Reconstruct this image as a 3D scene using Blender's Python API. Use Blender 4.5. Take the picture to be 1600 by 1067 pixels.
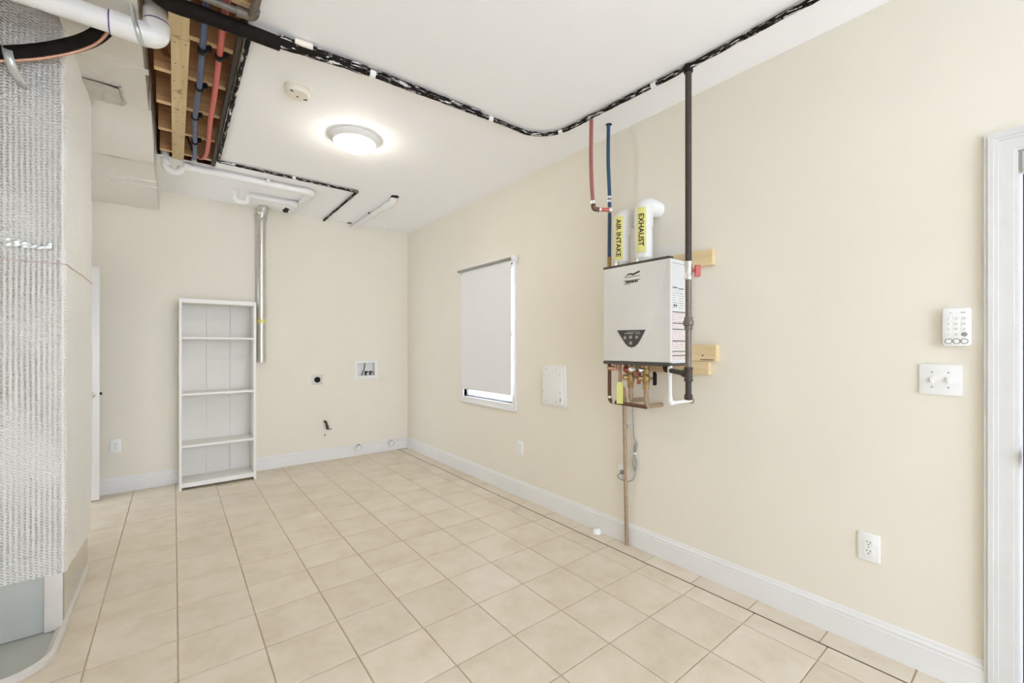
import bpy, bmesh, math, random
from mathutils import Vector, Matrix, noise
random.seed(7)
for o in list(bpy.data.objects): bpy.data.objects.remove(o)
SC = bpy.context.scene
COL = SC.collection
PI = math.pi
H = 2.85                       # ceiling height

# ------------------------------------------------------------------ camera
cd = bpy.data.cameras.new('camera'); cam = bpy.data.objects.new('camera', cd); COL.objects.link(cam)
cd.sensor_width = 36.0; cd.lens = 672.0 / 1600 * 36.0
cd.shift_y = 7.5 / 1600.0
cd.clip_start = 0.02
cam.location = (-2.449, -5.368, 1.348)
cam.rotation_euler = (PI / 2, 0, -math.radians(38.157))
SC.camera = cam

# ------------------------------------------------------------------ world / exposure
w = bpy.data.worlds.new('world'); SC.world = w; w.use_nodes = True
bg = w.node_tree.nodes['Background']
bg.inputs[0].default_value = (0.722, 0.824, 1.0, 1); bg.inputs[1].default_value = 8.3
vs = SC.view_settings
vs.view_transform = 'Standard'; vs.look = 'None'; vs.gamma = 1.0; vs.use_curve_mapping = False
vs.exposure = 0.03
LAMP_POWER = 54.0             # emission of the ceiling lamp
# fill daylight enters by an opening added in the wall behind the camera
SC.cycles.diffuse_bounces = 7

# ------------------------------------------------------------------ materials
def nodemat(name):
    m = bpy.data.materials.new(name); m.use_nodes = True
    nt = m.node_tree; b = nt.nodes['Principled BSDF']
    return m, nt, b
def N(nt, t, **kw):
    n = nt.nodes.new(t)
    for k, v in kw.items():
        if k in n.inputs: n.inputs[k].default_value = v
        else: setattr(n, k, v)
    return n
def ramp(nt, stops):
    r = nt.nodes.new('ShaderNodeValToRGB'); e = r.color_ramp.elements
    while len(e) < len(stops): e.new(0.5)
    for i, (p, c) in enumerate(stops):
        e[i].position = p; e[i].color = (c[0], c[1], c[2], 1)
    return r
def srgb(r, g, b):
    f = lambda c: (c / 255 / 12.92) if c / 255 <= .04045 else ((c / 255 + .055) / 1.055) ** 2.4
    return (f(r), f(g), f(b))
def plain(name, c, rough=.5, metal=0., spec=.5, var=.06, scale=12., bump=0., bscale=80.):
    m, nt, b = nodemat(name); L = nt.links
    g = N(nt, 'ShaderNodeNewGeometry')
    n = N(nt, 'ShaderNodeTexNoise', Scale=scale, Detail=4.0)
    L.new(g.outputs['Position'], n.inputs['Vector'])
    lo = tuple(x * (1 - var) for x in c); hi = tuple(min(1, x * (1 + var)) for x in c)
    r = ramp(nt, [(.3, lo), (.7, hi)])
    L.new(n.outputs['Fac'], r.inputs[0]); L.new(r.outputs[0], b.inputs['Base Color'])
    b.inputs['Roughness'].default_value = rough; b.inputs['Metallic'].default_value = metal
    b.inputs['Specular IOR Level'].default_value = spec
    if bump:
        n2 = N(nt, 'ShaderNodeTexNoise', Scale=bscale, Detail=3.0)
        L.new(g.outputs['Position'], n2.inputs['Vector'])
        bp = N(nt, 'ShaderNodeBump', Strength=bump, Distance=.002)
        L.new(n2.outputs['Fac'], bp.inputs['Height']); L.new(bp.outputs[0], b.inputs['Normal'])
    return m
def m_tile():
    m, nt, b = nodemat('floor_tile'); L = nt.links
    g = N(nt, 'ShaderNodeNewGeometry'); oi = N(nt, 'ShaderNodeObjectInfo')
    ad = N(nt, 'ShaderNodeVectorMath', operation='MULTIPLY_ADD')
    L.new(oi.outputs['Random'], ad.inputs[0]); ad.inputs[1].default_value = (3, 3, 3)
    L.new(g.outputs['Position'], ad.inputs[2])
    n = N(nt, 'ShaderNodeTexNoise', Scale=5.0, Detail=8.0, Roughness=.65)
    L.new(ad.outputs[0], n.inputs['Vector'])
    r = ramp(nt, [(.3, srgb(210, 196, 174)), (.5, srgb(220, 208, 188)), (.72, srgb(227, 217, 201))])
    L.new(n.outputs['Fac'], r.inputs[0])
    mx = N(nt, 'ShaderNodeMixRGB', blend_type='MULTIPLY'); mx.inputs[0].default_value = 1
    r2 = ramp(nt, [(0, (.95, .945, .94)), (1, (1, 1, 1))])
    L.new(oi.outputs['Random'], r2.inputs[0])
    L.new(r.outputs[0], mx.inputs[1]); L.new(r2.outputs[0], mx.inputs[2])
    L.new(mx.outputs[0], b.inputs['Base Color'])
    b.inputs['Roughness'].default_value = .38; b.inputs['Specular IOR Level'].default_value = .35
    n2 = N(nt, 'ShaderNodeTexNoise', Scale=40.0, Detail=3.0); L.new(g.outputs['Position'], n2.inputs['Vector'])
    bp = N(nt, 'ShaderNodeBump', Strength=.06, Distance=.002); L.new(n2.outputs['Fac'], bp.inputs['Height'])
    L.new(bp.outputs[0], b.inputs['Normal'])
    return m
def m_foil():
    m, nt, b = nodemat('reflective_foil'); L = nt.links
    uv = N(nt, 'ShaderNodeUVMap')
    sp = N(nt, 'ShaderNodeSeparateXYZ'); L.new(uv.outputs[0], sp.inputs[0])
    nz = N(nt, 'ShaderNodeTexNoise', Scale=9.0, Detail=3.0); L.new(uv.outputs[0], nz.inputs['Vector'])
    def wave(inp, freq, amp):
        a = N(nt, 'ShaderNodeMath', operation='MULTIPLY'); L.new(inp, a.inputs[0]); a.inputs[1].default_value = freq
        c = N(nt, 'ShaderNodeMath', operation='MULTIPLY_ADD'); L.new(nz.outputs['Fac'], c.inputs[0]); c.inputs[1].default_value = amp
        L.new(a.outputs[0], c.inputs[2])
        s = N(nt, 'ShaderNodeMath', operation='SINE'); L.new(c.outputs[0], s.inputs[0]); return s
    sl = N(nt, 'ShaderNodeMath', operation='MULTIPLY_ADD'); L.new(sp.outputs['X'], sl.inputs[0]); sl.inputs[1].default_value = .55
    L.new(sp.outputs['Y'], sl.inputs[2])
    ribs = wave(sp.outputs['X'], 2 * PI / .0175, 2.6)
    rows = wave(sl.outputs[0], 2 * PI / .0135, 2.0)
    p1 = N(nt, 'ShaderNodeMath', operation='MAXIMUM'); L.new(ribs.outputs[0], p1.inputs[0]); p1.inputs[1].default_value = 0
    p2 = N(nt, 'ShaderNodeMath', operation='MAXIMUM'); L.new(rows.outputs[0], p2.inputs[0]); p2.inputs[1].default_value = -1
    pr = N(nt, 'ShaderNodeMath', operation='MULTIPLY'); L.new(p1.outputs[0], pr.inputs[0]); L.new(p2.outputs[0], pr.inputs[1])
    big = N(nt, 'ShaderNodeTexNoise', Scale=3.2, Detail=2.0); L.new(uv.outputs[0], big.inputs['Vector'])
    bm_ = N(nt, 'ShaderNodeMapRange'); L.new(big.outputs['Fac'], bm_.inputs[0]); bm_.inputs[1].default_value = .35; bm_.inputs[2].default_value = .65
    bm_.inputs[3].default_value = .45; bm_.inputs[4].default_value = 1.2
    dash = N(nt, 'ShaderNodeMath', operation='MULTIPLY'); L.new(pr.outputs[0], dash.inputs[0]); L.new(bm_.outputs[0], dash.inputs[1])
    nf = N(nt, 'ShaderNodeTexNoise', Scale=85.0, Detail=5.0, Roughness=.65); L.new(uv.outputs[0], nf.inputs['Vector'])
    a3 = N(nt, 'ShaderNodeMath', operation='MULTIPLY_ADD'); L.new(nf.outputs['Fac'], a3.inputs[0]); a3.inputs[1].default_value = 2.6
    L.new(dash.outputs[0], a3.inputs[2])
    a4 = N(nt, 'ShaderNodeMath', operation='MULTIPLY_ADD'); L.new(ribs.outputs[0], a4.inputs[0]); a4.inputs[1].default_value = .045
    L.new(a3.outputs[0], a4.inputs[2])
    bp = N(nt, 'ShaderNodeBump', Strength=.9, Distance=.004); L.new(a4.outputs[0], bp.inputs['Height'])
    L.new(bp.outputs[0], b.inputs['Normal'])
    b.inputs['Base Color'].default_value = (.95, .95, .94, 1)
    b.inputs['Metallic'].default_value = .72; b.inputs['Roughness'].default_value = .42
    return m
def m_foil_flat():
    m, nt, b = nodemat('duct_foil'); L = nt.links
    g = N(nt, 'ShaderNodeNewGeometry')
    n = N(nt, 'ShaderNodeTexNoise', Scale=14.0, Detail=6.0); L.new(g.outputs['Position'], n.inputs['Vector'])
    bp = N(nt, 'ShaderNodeBump', Strength=.25, Distance=.006); L.new(n.outputs['Fac'], bp.inputs['Height'])
    L.new(bp.outputs[0], b.inputs['Normal'])
    b.inputs['Base Color'].default_value = (.78, .75, .69, 1)
    b.inputs['Metallic'].default_value = .30; b.inputs['Roughness'].default_value = .58
    return m
def m_wood(name, c1, c2, axis='X', rough=.65):
    m, nt, b = nodemat(name); L = nt.links
    g = N(nt, 'ShaderNodeNewGeometry'); mp = N(nt, 'ShaderNodeMapping')
    mp.inputs['Scale'].default_value = {'X': (2, 30, 30), 'Y': (30, 2, 30), 'Z': (30, 30, 2)}[axis]
    L.new(g.outputs['Position'], mp.inputs[0])
    n = N(nt, 'ShaderNodeTexNoise', Scale=1.0, Detail=6.0, Distortion=1.0); L.new(mp.outputs[0], n.inputs['Vector'])
    r = ramp(nt, [(.3, c1), (.7, c2)]); L.new(n.outputs['Fac'], r.inputs[0])
    k = N(nt, 'ShaderNodeTexNoise', Scale=9.0, Detail=2.0); L.new(g.outputs['Position'], k.inputs['Vector'])
    r2 = ramp(nt, [(.26, (.55, .46, .38)), (.31, (1, 1, 1))]); L.new(k.outputs['Fac'], r2.inputs[0])
    mx = N(nt, 'ShaderNodeMixRGB', blend_type='MULTIPLY'); mx.inputs[0].default_value = 1
    L.new(r.outputs[0], mx.inputs[1]); L.new(r2.outputs[0], mx.inputs[2]); L.new(mx.outputs[0], b.inputs['Base Color'])
    b.inputs['Roughness'].default_value = rough
    return m
def m_blackpipe():
    # black pipe streaked with ragged flecks of white ceiling paint
    m, nt, b = nodemat('black_pipe_paint_flecks'); L = nt.links
    uv = N(nt, 'ShaderNodeUVMap'); mp = N(nt, 'ShaderNodeMapping')
    mp.inputs['Scale'].default_value = (42, 13, 1); L.new(uv.outputs[0], mp.inputs[0])
    n = N(nt, 'ShaderNodeTexNoise', Scale=1.0, Detail=5.0, Roughness=.7, Distortion=.6); L.new(mp.outputs[0], n.inputs['Vector'])
    r = ramp(nt, [(.555, (.010, .007, .005)), (.575, (.72, .70, .68))]); L.new(n.outputs['Fac'], r.inputs[0])
    L.new(r.outputs[0], b.inputs['Base Color']); b.inputs['Roughness'].default_value = .7; b.inputs['Specular IOR Level'].default_value = .15
    return m
def m_print(name, paper, ink, pitch, axis, gap=.45):
    # rows of fine print: interrupted dark lines on paper
    m, nt, b = nodemat(name); L = nt.links
    g = N(nt, 'ShaderNodeNewGeometry'); sp = N(nt, 'ShaderNodeSeparateXYZ'); L.new(g.outputs['Position'], sp.inputs[0])
    a = N(nt, 'ShaderNodeMath', operation='MULTIPLY'); L.new(sp.outputs['Z'], a.inputs[0]); a.inputs[1].default_value = 2 * PI / pitch
    s = N(nt, 'ShaderNodeMath', operation='SINE'); L.new(a.outputs[0], s.inputs[0])
    gt = N(nt, 'ShaderNodeMath', operation='GREATER_THAN'); L.new(s.outputs[0], gt.inputs[0]); gt.inputs[1].default_value = gap
    n = N(nt, 'ShaderNodeTexNoise', Scale=120.0, Detail=2.0); L.new(g.outputs['Position'], n.inputs['Vector'])
    gn = N(nt, 'ShaderNodeMath', operation='GREATER_THAN'); L.new(n.outputs['Fac'], gn.inputs[0]); gn.inputs[1].default_value = .46
    mu = N(nt, 'ShaderNodeMath', operation='MULTIPLY'); L.new(gt.outputs[0], mu.inputs[0]); L.new(gn.outputs[0], mu.inputs[1])
    mx = N(nt, 'ShaderNodeMixRGB'); L.new(mu.outputs[0], mx.inputs[0])
    mx.inputs[1].default_value = (*paper, 1); mx.inputs[2].default_value = (*ink, 1)
    L.new(mx.outputs[0], b.inputs['Base Color']); b.inputs['Roughness'].default_value = .5
    return m
def m_glass(name, tint=(1, 1, 1)):
    m, nt, b = nodemat(name); L = nt.links
    nt.nodes.remove(b); out = nt.nodes['Material Output']
    t = N(nt, 'ShaderNodeBsdfTransparent'); t.inputs[0].default_value = (*tint, 1)
    g = N(nt, 'ShaderNodeBsdfGlossy'); g.inputs['Roughness'].default_value = .02
    mx = N(nt, 'ShaderNodeMixShader'); mx.inputs[0].default_value = .06
    L.new(t.outputs[0], mx.inputs[1]); L.new(g.outputs[0], mx.inputs[2])
    L.new(mx.outputs[0], out.inputs[0]); return m
def m_emit(name, c, s):
    m, nt, b = nodemat(name)
    b.inputs['Base Color'].default_value = (*c, 1); b.inputs['Roughness'].default_value = .3
    b.inputs['Emission Color'].default_value = (*c, 1); b.inputs['Emission Strength'].default_value = s
    return m
def m_fabric():
    m, nt, b = nodemat('blind_fabric'); L = nt.links
    g = N(nt, 'ShaderNodeNewGeometry')
    n = N(nt, 'ShaderNodeTexNoise', Scale=300.0, Detail=2.0); L.new(g.outputs['Position'], n.inputs['Vector'])
    r = ramp(nt, [(.3, srgb(226, 225, 224)), (.7, srgb(236, 235, 234))]); L.new(n.outputs['Fac'], r.inputs[0])
    L.new(r.outputs[0], b.inputs['Base Color']); b.inputs['Roughness'].default_value = .8
    return m

M = {}
M['wall'] = plain('beige_wall_paint', srgb(232, 226, 212), .55, var=.010, scale=3, spec=.3, bump=.05, bscale=120)
M['ceil'] = plain('white_ceiling_paint', srgb(250, 250, 251), .7, var=.004, scale=3, spec=.2)
M['trim'] = plain('white_trim_paint', srgb(230, 229, 227), .35, var=.012, scale=6)
M['tile'] = m_tile()
M['grout'] = plain('sandy_grout', srgb(186, 170, 146), .9, var=.15, scale=20)
M['dirt'] = plain('dark_gap_dirt', srgb(88, 74, 60), .9, var=.4, scale=60)
M['foil'] = m_foil(); M['ductfoil'] = m_foil_flat()
M['galv'] = plain('galvanised_sheet', (.62, .64, .62), .32, .55, var=.06, scale=8)
M['cab'] = plain('grey_cabinet_enamel', srgb(172, 174, 167), .45, 0.0, var=.03, scale=5)
M['crinkle'] = plain('crinkled_clear_wrap', (.72, .70, .64), .16, .75, var=.05, scale=10, bump=1.0, bscale=45)
M['steel'] = plain('brushed_steel', (.62, .60, .55), .34, .8, var=.08, scale=30)
M['black'] = plain('matte_black', (.010, .009, .008), .6, var=.2, spec=.2)
M['insul'] = plain('black_foam_insulation', (.012, .009, .007), .8, var=.3, scale=30, spec=.15)
M['bpipe'] = m_blackpipe()
M['iron'] = plain('dull_black_iron', srgb(118, 109, 99), .5, .35, var=.15, scale=60)
M['irondark'] = plain('black_iron_pipe', srgb(66, 57, 50), .6, .15, var=.2, scale=60)
M['pvc'] = plain('white_pvc', srgb(234, 233, 230), .3, var=.01)
M['pvcdull'] = plain('painted_over_pvc', srgb(232, 230, 226), .5, var=.015)
M['purple'] = plain('purple_pipe_primer', srgb(84, 62, 120), .5, var=.2, scale=40)
M['copper'] = plain('bright_copper', srgb(202, 156, 132), .35, .5, var=.12, scale=40)
M['oldcopper'] = plain('tarnished_copper', srgb(164, 142, 116), .45, .25, var=.15, scale=50)
M['darkcopper'] = plain('brown_copper', srgb(108, 76, 60), .42, .5, var=.2, scale=50)
M['brass'] = plain('brass_fitting', srgb(170, 142, 96), .35, .65, var=.15, scale=60)
M['redpex'] = plain('red_plastic_pipe', srgb(198, 96, 88), .4, var=.05)
M['redpexd'] = plain('dull_red_plastic_pipe', srgb(152, 92, 84), .4, var=.06)
M['bluepex'] = plain('blue_plastic_pipe', srgb(74, 88, 120), .4, var=.06)
M['bluepexd'] = plain('deep_blue_plastic_pipe', srgb(42, 74, 104), .4, var=.08)
M['ring'] = plain('crimp_ring_steel', (.75, .75, .75), .3, .9)
M['pine'] = m_wood('pine_board', srgb(208, 184, 138), srgb(222, 200, 158), 'Y')
M['joist'] = m_wood('brown_joist_wood', srgb(176, 132, 88), srgb(206, 162, 114), 'X')
M['joistedge'] = m_wood('pale_joist_edge', srgb(226, 188, 136), srgb(240, 208, 160), 'X')
M['deck'] = m_wood('subfloor_wood', srgb(110, 66, 40), srgb(140, 90, 58), 'Y')
M['shelf'] = plain('white_melamine', srgb(236, 234, 229), .5, var=.01)
M['shelfback'] = plain('white_backing_board', srgb(230, 227, 220), .6, var=.01)
M['heater'] = plain('white_enamel_steel', srgb(224, 222, 218), .35, .0, var=.01)
M['heatside'] = plain('light_grey_steel', srgb(216, 217, 214), .35, .0, var=.01)
M['dark'] = plain('dark_grey_plastic', srgb(76, 72, 66), .45, var=.06)
M['panel'] = plain('charcoal_panel', srgb(70, 68, 64), .35, var=.06)
M['ink'] = plain('black_ink', (.015, .014, .013), .5)
M['greyink'] = plain('grey_print', srgb(150, 147, 141), .5)
M['tape'] = plain('yellow_label_tape', srgb(224, 218, 134), .35, var=.03)
M['tag'] = plain('yellow_card_tag', srgb(214, 212, 124), .5, var=.05)
M['red'] = plain('red_valve_handle', srgb(186, 78, 66), .4, var=.08)
M['cord'] = plain('grey_cord', srgb(150, 148, 144), .5, var=.05)
M['plastic'] = plain('white_plastic', srgb(236, 236, 234), .32, var=.008)
M['ivory'] = plain('ivory_plastic', srgb(236, 229, 214), .4, var=.02)
M['slot'] = plain('dark_slot', srgb(96, 90, 84), .6)
M['screw'] = plain('dull_screw', srgb(170, 166, 160), .4, .4)
M['navy'] = plain('navy_door_paint', srgb(28, 26, 58), .3, var=.1)
M['bronze'] = plain('dark_bronze', srgb(52, 42, 38), .3, .7)
M['fabric'] = m_fabric()
M['casing'] = plain('darkened_trim_paint', srgb(217, 216, 213), .4, var=.015, scale=6)  # trim paint darkened to offset the strong light near the camera
M['pale'] = plain('pale_grey_edge', srgb(208, 203, 194), .4, .1, var=.03)
M['glass'] = m_glass('window_glass')
M['dome'] = m_emit('lit_frosted_glass', (1.0, .94, .85), LAMP_POWER)
M['print'] = m_print('printed_sheet', srgb(222, 221, 216), srgb(150, 148, 142), .014, 'Z')
M['warn'] = m_print('printed_warning_sheet', srgb(226, 214, 208), srgb(186, 172, 168), .012, 'Z')
M['paper'] = plain('white_paper', srgb(230, 228, 222), .6, var=.01)
M['redline'] = plain('red_print', srgb(206, 184, 178), .5, var=.25, scale=90)

# ------------------------------------------------------------------ geometry helpers
class G:
    """collects shapes (world coordinates) that become ONE mesh"""
    def __init__(s): s.v = []; s.f = []; s.uv = {}
    def add(s, vs, fs, uvs=None):
        o = len(s.v); s.v += [tuple(p) for p in vs]
        for i, f in enumerate(fs):
            if uvs: s.uv[len(s.f)] = uvs[i]
            s.f.append(tuple(o + k for k in f))
        return s
    def box(s, x0, x1, y0, y1, z0, z1):
        if x0 > x1: x0, x1 = x1, x0
        if y0 > y1: y0, y1 = y1, y0
        if z0 > z1: z0, z1 = z1, z0
        return s.add([(x0, y0, z0), (x1, y0, z0), (x1, y1, z0), (x0, y1, z0), (x0, y0, z1), (x1, y0, z1), (x1, y1, z1), (x0, y1, z1)],
                     [(0, 3, 2, 1), (4, 5, 6, 7), (0, 1, 5, 4), (1, 2, 6, 5), (2, 3, 7, 6), (3, 0, 4, 7)])
    def tube(s, pts, r, n=16, caps=True):
        pts = [Vector(p) for p in pts]; k = len(pts)
        rs = r if isinstance(r, (list, tuple)) else [r] * k
        T = [((pts[min(i + 1, k - 1)] - pts[max(i - 1, 0)]).normalized()) for i in range(k)]
        up = Vector((0, 0, 1)) if abs(T[0].z) < .9 else Vector((1, 0, 0))
        u = T[0].cross(up).normalized(); vs = []; acc = 0; L = []
        for i in range(k):
            u = (u - T[i] * u.dot(T[i])).normalized(); v = T[i].cross(u)
            if i: acc += (pts[i] - pts[i - 1]).length
            L.append(acc)
            for j in range(n):
                a = 2 * PI * j / n
                vs.append(pts[i] + (u * math.cos(a) + v * math.sin(a)) * rs[i])
        fs = []; uvs = []; R = max(rs)
        for i in range(k - 1):
            for j in range(n):
                j2 = (j + 1) % n
                fs.append((i * n + j, i * n + j2, (i + 1) * n + j2, (i + 1) * n + j))
                a, b_ = 2 * PI * R * j / n, 2 * PI * R * (j + 1) / n
                uvs.append(((a, L[i]), (b_, L[i]), (b_, L[i + 1]), (a, L[i + 1])))
        if caps:
            fs.append(tuple(reversed(range(n)))); uvs.append([(0, 0)] * n)
            fs.append(tuple((k - 1) * n + j for j in range(n))); uvs.append([(0, 0)] * n)
        return s.add(vs, fs, uvs)
    def cyl(s, a, b, r, n=16): return s.tube([a, b], r, n)
    def lathe(s, o, d, prof, n=32):
        """prof: list of (radius, distance along d)"""
        o = Vector(o); d = Vector(d).normalized()
        up = Vector((0, 0, 1)) if abs(d.z) < .9 else Vector((1, 0, 0))
        u = d.cross(up).normalized(); v = d.cross(u); vs = []
        for (r, h) in prof:
            for j in range(n):
                a = 2 * PI * j / n
                vs.append(o + d * h + (u * math.cos(a) + v * math.sin(a)) * max(r, 1e-4))
        fs = []
        for i in range(len(prof) - 1):
            for j in range(n):
                j2 = (j + 1) % n
                fs.append((i * n + j, i * n + j2, (i + 1) * n + j2, (i + 1) * n + j))
        fs.append(tuple(reversed(range(n)))); fs.append(tuple((len(prof) - 1) * n + j for j in range(n)))
        return s.add(vs, fs)
    def prism(s, poly, to3, a, b):
        """poly 2D list; to3(p, q, t) -> 3D; extruded from t=a to t=b"""
        n = len(poly); vs = [to3(p, q, a) for p, q in poly] + [to3(p, q, b) for p, q in poly]
        fs = [tuple(range(n)), tuple(reversed(range(n, 2 * n)))] + [(i, n + i, n + (i + 1) % n, (i + 1) % n) for i in range(n)]
        return s.add(vs, fs)
    def mesh(s, name, mat, off=(0, 0, 0), bevel=0., smooth=True, ang=38):
        me = bpy.data.meshes.new(name); ox, oy, oz = off
        me.from_pydata([(x - ox, y - oy, z - oz) for x, y, z in s.v], [], s.f)
        if s.uv:
            ul = me.uv_layers.new(name='UVMap')
            for pi_, p in enumerate(me.polygons):
                if pi_ in s.uv:
                    for li, c in zip(p.loop_indices, s.uv[pi_]): ul.data[li].uv = c
        bm = bmesh.new(); bm.from_mesh(me)
        bmesh.ops.recalc_face_normals(bm, faces=bm.faces)
        if bevel:
            es = [e for e in bm.edges if len(e.link_faces) == 2 and e.calc_face_angle(0) > .6]
            bmesh.ops.bevel(bm, geom=es, offset=bevel, segments=2, affect='EDGES', profile=.6, clamp_overlap=True)
        bm.to_mesh(me); bm.free()
        me.materials.append(mat)
        if smooth:
            for p in me.polygons: p.use_smooth = True
            me.set_sharp_from_angle(angle=math.radians(ang))
        return me
def link(o, parent=None):
    COL.objects.link(o)
    if parent is not None: o.parent = parent
    return o
def tag(o, label, cat, group=None):
    o['label'] = label; o['category'] = cat
    if group: o['group'] = group
    return o
ORG = {}
def thing(name, label, cat, loc, group=None):
    o = bpy.data.objects.new(name, None); o.empty_display_size = .05
    o.location = loc; link(o); tag(o, label, cat, group); ORG[o] = Vector(loc); return o
def part(name, g, mat, parent, label=None, bevel=0., smooth=True, ang=38):
    """a mesh given in world coordinates, parented to a thing or to a part"""
    org = ORG[parent]
    me = g.mesh(name, M[mat], org, bevel, smooth, ang)
    o = bpy.data.objects.new(name, me); link(o, parent); ORG[o] = org
    if label: o['label'] = label
    return o
def single(name, g, mat, label, cat, loc, group=None, bevel=0.):
    me = g.mesh(name, M[mat], loc, bevel); o = bpy.data.objects.new(name, me); o.location = loc; link(o)
    ORG[o] = Vector(loc); return tag(o, label, cat, group)
def struct(name, g, mat, bevel=0., label=None):
    me = g.mesh(name, M[mat], (0, 0, 0), bevel); o = bpy.data.objects.new(name, me); link(o)
    o['kind'] = 'structure'; ORG[o] = Vector((0, 0, 0))
    if label: o['label'] = label
    return o
def fillet(pts, rad, seg=8):
    pts = [Vector(p) for p in pts]; out = [pts[0]]
    for i in range(1, len(pts) - 1):
        a = (pts[i - 1] - pts[i]); b = (pts[i + 1] - pts[i])
        r = rad[i - 1] if isinstance(rad, (list, tuple)) else rad
        al = a.angle(b); t = min(r / math.tan(al / 2), a.length * .49, b.length * .49); r2 = t * math.tan(al / 2)
        an, bn = a.normalized(), b.normalized()
        c = pts[i] + (an + bn).normalized() * (r2 / math.sin(al / 2))
        p0, p1 = pts[i] + an * t, pts[i] + bn * t
        v0, v1 = p0 - c, p1 - c; tot = v0.angle(v1)
        for k in range(seg + 1):
            f = k / seg
            out.append(c + (v0 * math.sin((1 - f) * tot) + v1 * math.sin(f * tot)) / math.sin(tot))
    out.append(pts[-1]); return out
def smooth_path(ctrl, sub=8):
    P = [Vector(p) for p in ctrl]; P = [P[0] * 2 - P[1]] + P + [P[-1] * 2 - P[-2]]; out = []
    for i in range(1, len(P) - 2):
        for k in range(sub):
            t = k / sub; a, b, c, d = P[i - 1], P[i], P[i + 1], P[i + 2]
            out.append(.5 * ((2 * b) + (c - a) * t + (2 * a - 5 * b + 4 * c - d) * t * t + (3 * b - a - 3 * c + d) * t ** 3))
    out.append(P[-2]); return out
def copy_thing(o, loc, rotz, label, group=None):
    c = o.copy(); link(c); c.location = loc; c.rotation_euler = (0, 0, rotz); c['label'] = label
    if group: c['group'] = group
    for ch in o.children:
        d = ch.copy(); link(d); d.parent = c
        for gch in ch.children:
            e = gch.copy(); link(e); e.parent = d
    return c
def text_geom(txt, size, place, depth=.0008):
    """flat letters as geometry; place(x, y, t) maps text space (x along, y up, t out) to world"""
    cu = bpy.data.curves.new('letters', 'FONT'); cu.body = txt; cu.size = size; cu.align_x = 'CENTER'; cu.resolution_u = 3
    cu.offset = size * .022
    ob = bpy.data.objects.new('letters', cu); COL.objects.link(ob)
    dg = bpy.context.evaluated_depsgraph_get(); me = bpy.data.meshes.new_from_object(ob.evaluated_get(dg))
    bm = bmesh.new(); bm.from_mesh(me)
    bmesh.ops.triangulate(bm, faces=bm.faces)
    bmesh.ops.subdivide_edges(bm, edges=[e for e in bm.edges if e.calc_length() > size * .35], cuts=2)
    bmesh.ops.triangulate(bm, faces=bm.faces)
    g = G(); bm.verts.ensure_lookup_table()
    n = len(bm.verts)
    g.add([place(v.co.x, v.co.y, depth) for v in bm.verts], [tuple(v.index for v in f.verts) for f in bm.faces])
    bm.free(); bpy.data.objects.remove(ob); bpy.data.curves.remove(cu); bpy.data.meshes.remove(me)
    return g

# ================================================================== THE SETTING
XL, YN, TOP = -3.76, -8.6, 3.16
# floor slab and its tiles
floor = struct('floor', G().box(XL - .12, .12, YN - .12, .12, -.12, -.0035), 'grout')
GX, GY, PX, PY, JT = -2.436, -1.625, .3085, .31, .0055
def tile_mesh(w_, d_):
    g = G(); c = .0016
    a, b = w_ / 2, d_ / 2
    g.add([(-a, -b, -.0045), (a, -b, -.0045), (a, b, -.0045), (-a, b, -.0045),
           (-a, -b, -.0012), (a, -b, -.0012), (a, b, -.0012), (-a, b, -.0012),
           (-a + c, -b + c, 0), (a - c, -b + c, 0), (a - c, b - c, 0), (-a + c, b - c, 0)],
          [(0, 1, 5, 4), (1, 2, 6, 5), (2, 3, 7, 6), (3, 0, 4, 7), (4, 5, 9, 8), (5, 6, 10, 9), (6, 7, 11, 10), (7, 4, 8, 11), (8, 9, 10, 11)])
    return g.mesh('tile', M['tile'], smooth=False)
TM = {}
def put_tile(x0, x1, y0, y1):
    w_, d_ = round(x1 - x0 - JT, 4), round(y1 - y0 - JT, 4)
    if w_ < .01 or d_ < .01: return
    if (w_, d_) not in TM: TM[(w_, d_)] = tile_mesh(w_, d_)
    o = bpy.data.objects.new('tile', TM[(w_, d_)]); o.location = ((x0 + x1) / 2, (y0 + y1) / 2, 0); link(o, floor)
CR = -.142                                             # the open joint beside the cut border tiles
cols = [(GX + PX * k, GX + PX * (k + 1)) for k in range(-2, 7)] + [(GX + PX * 7, CR)]
rows = [(GY - PY * (k + 1), GY - PY * k) for k in range(-5, 12)] + [(GY + PY * 5, 0)]
for (a, b) in cols:
    for (c, d) in rows: put_tile(a, b, c, d)
for (c, d) in [(-.66 - PY * (k + 1), -.66 - PY * k) for k in range(-2, 15)]:
    put_tile(CR + .004, -.004, c, min(d, 0))
far = G()                                              # tiles behind the furnace and behind the camera
xs = [GX + PX * k for k in range(-4, 9)]; ys = [GY - PY * k for k in range(-5, 24)]
for x0 in xs[:-1]:
    for y0 in ys[:-1]:
        if x0 + PX / 2 < cols[0][0] or y0 - PY / 2 < rows[-2][0]:
            a, b = x0 + JT / 2, min(x0 + PX, 0) - JT / 2
            far.box(max(a, XL), b, y0 - PY + JT / 2, y0 - JT / 2, -.0045, 0)
o = part('tile', far, 'tile', floor); o['kind'] = 'stuff'
part('open_joint', G().box(CR - .0028, CR + .0068, -5.4, -.03, -.0035, -.0012), 'dirt', floor)

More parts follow.
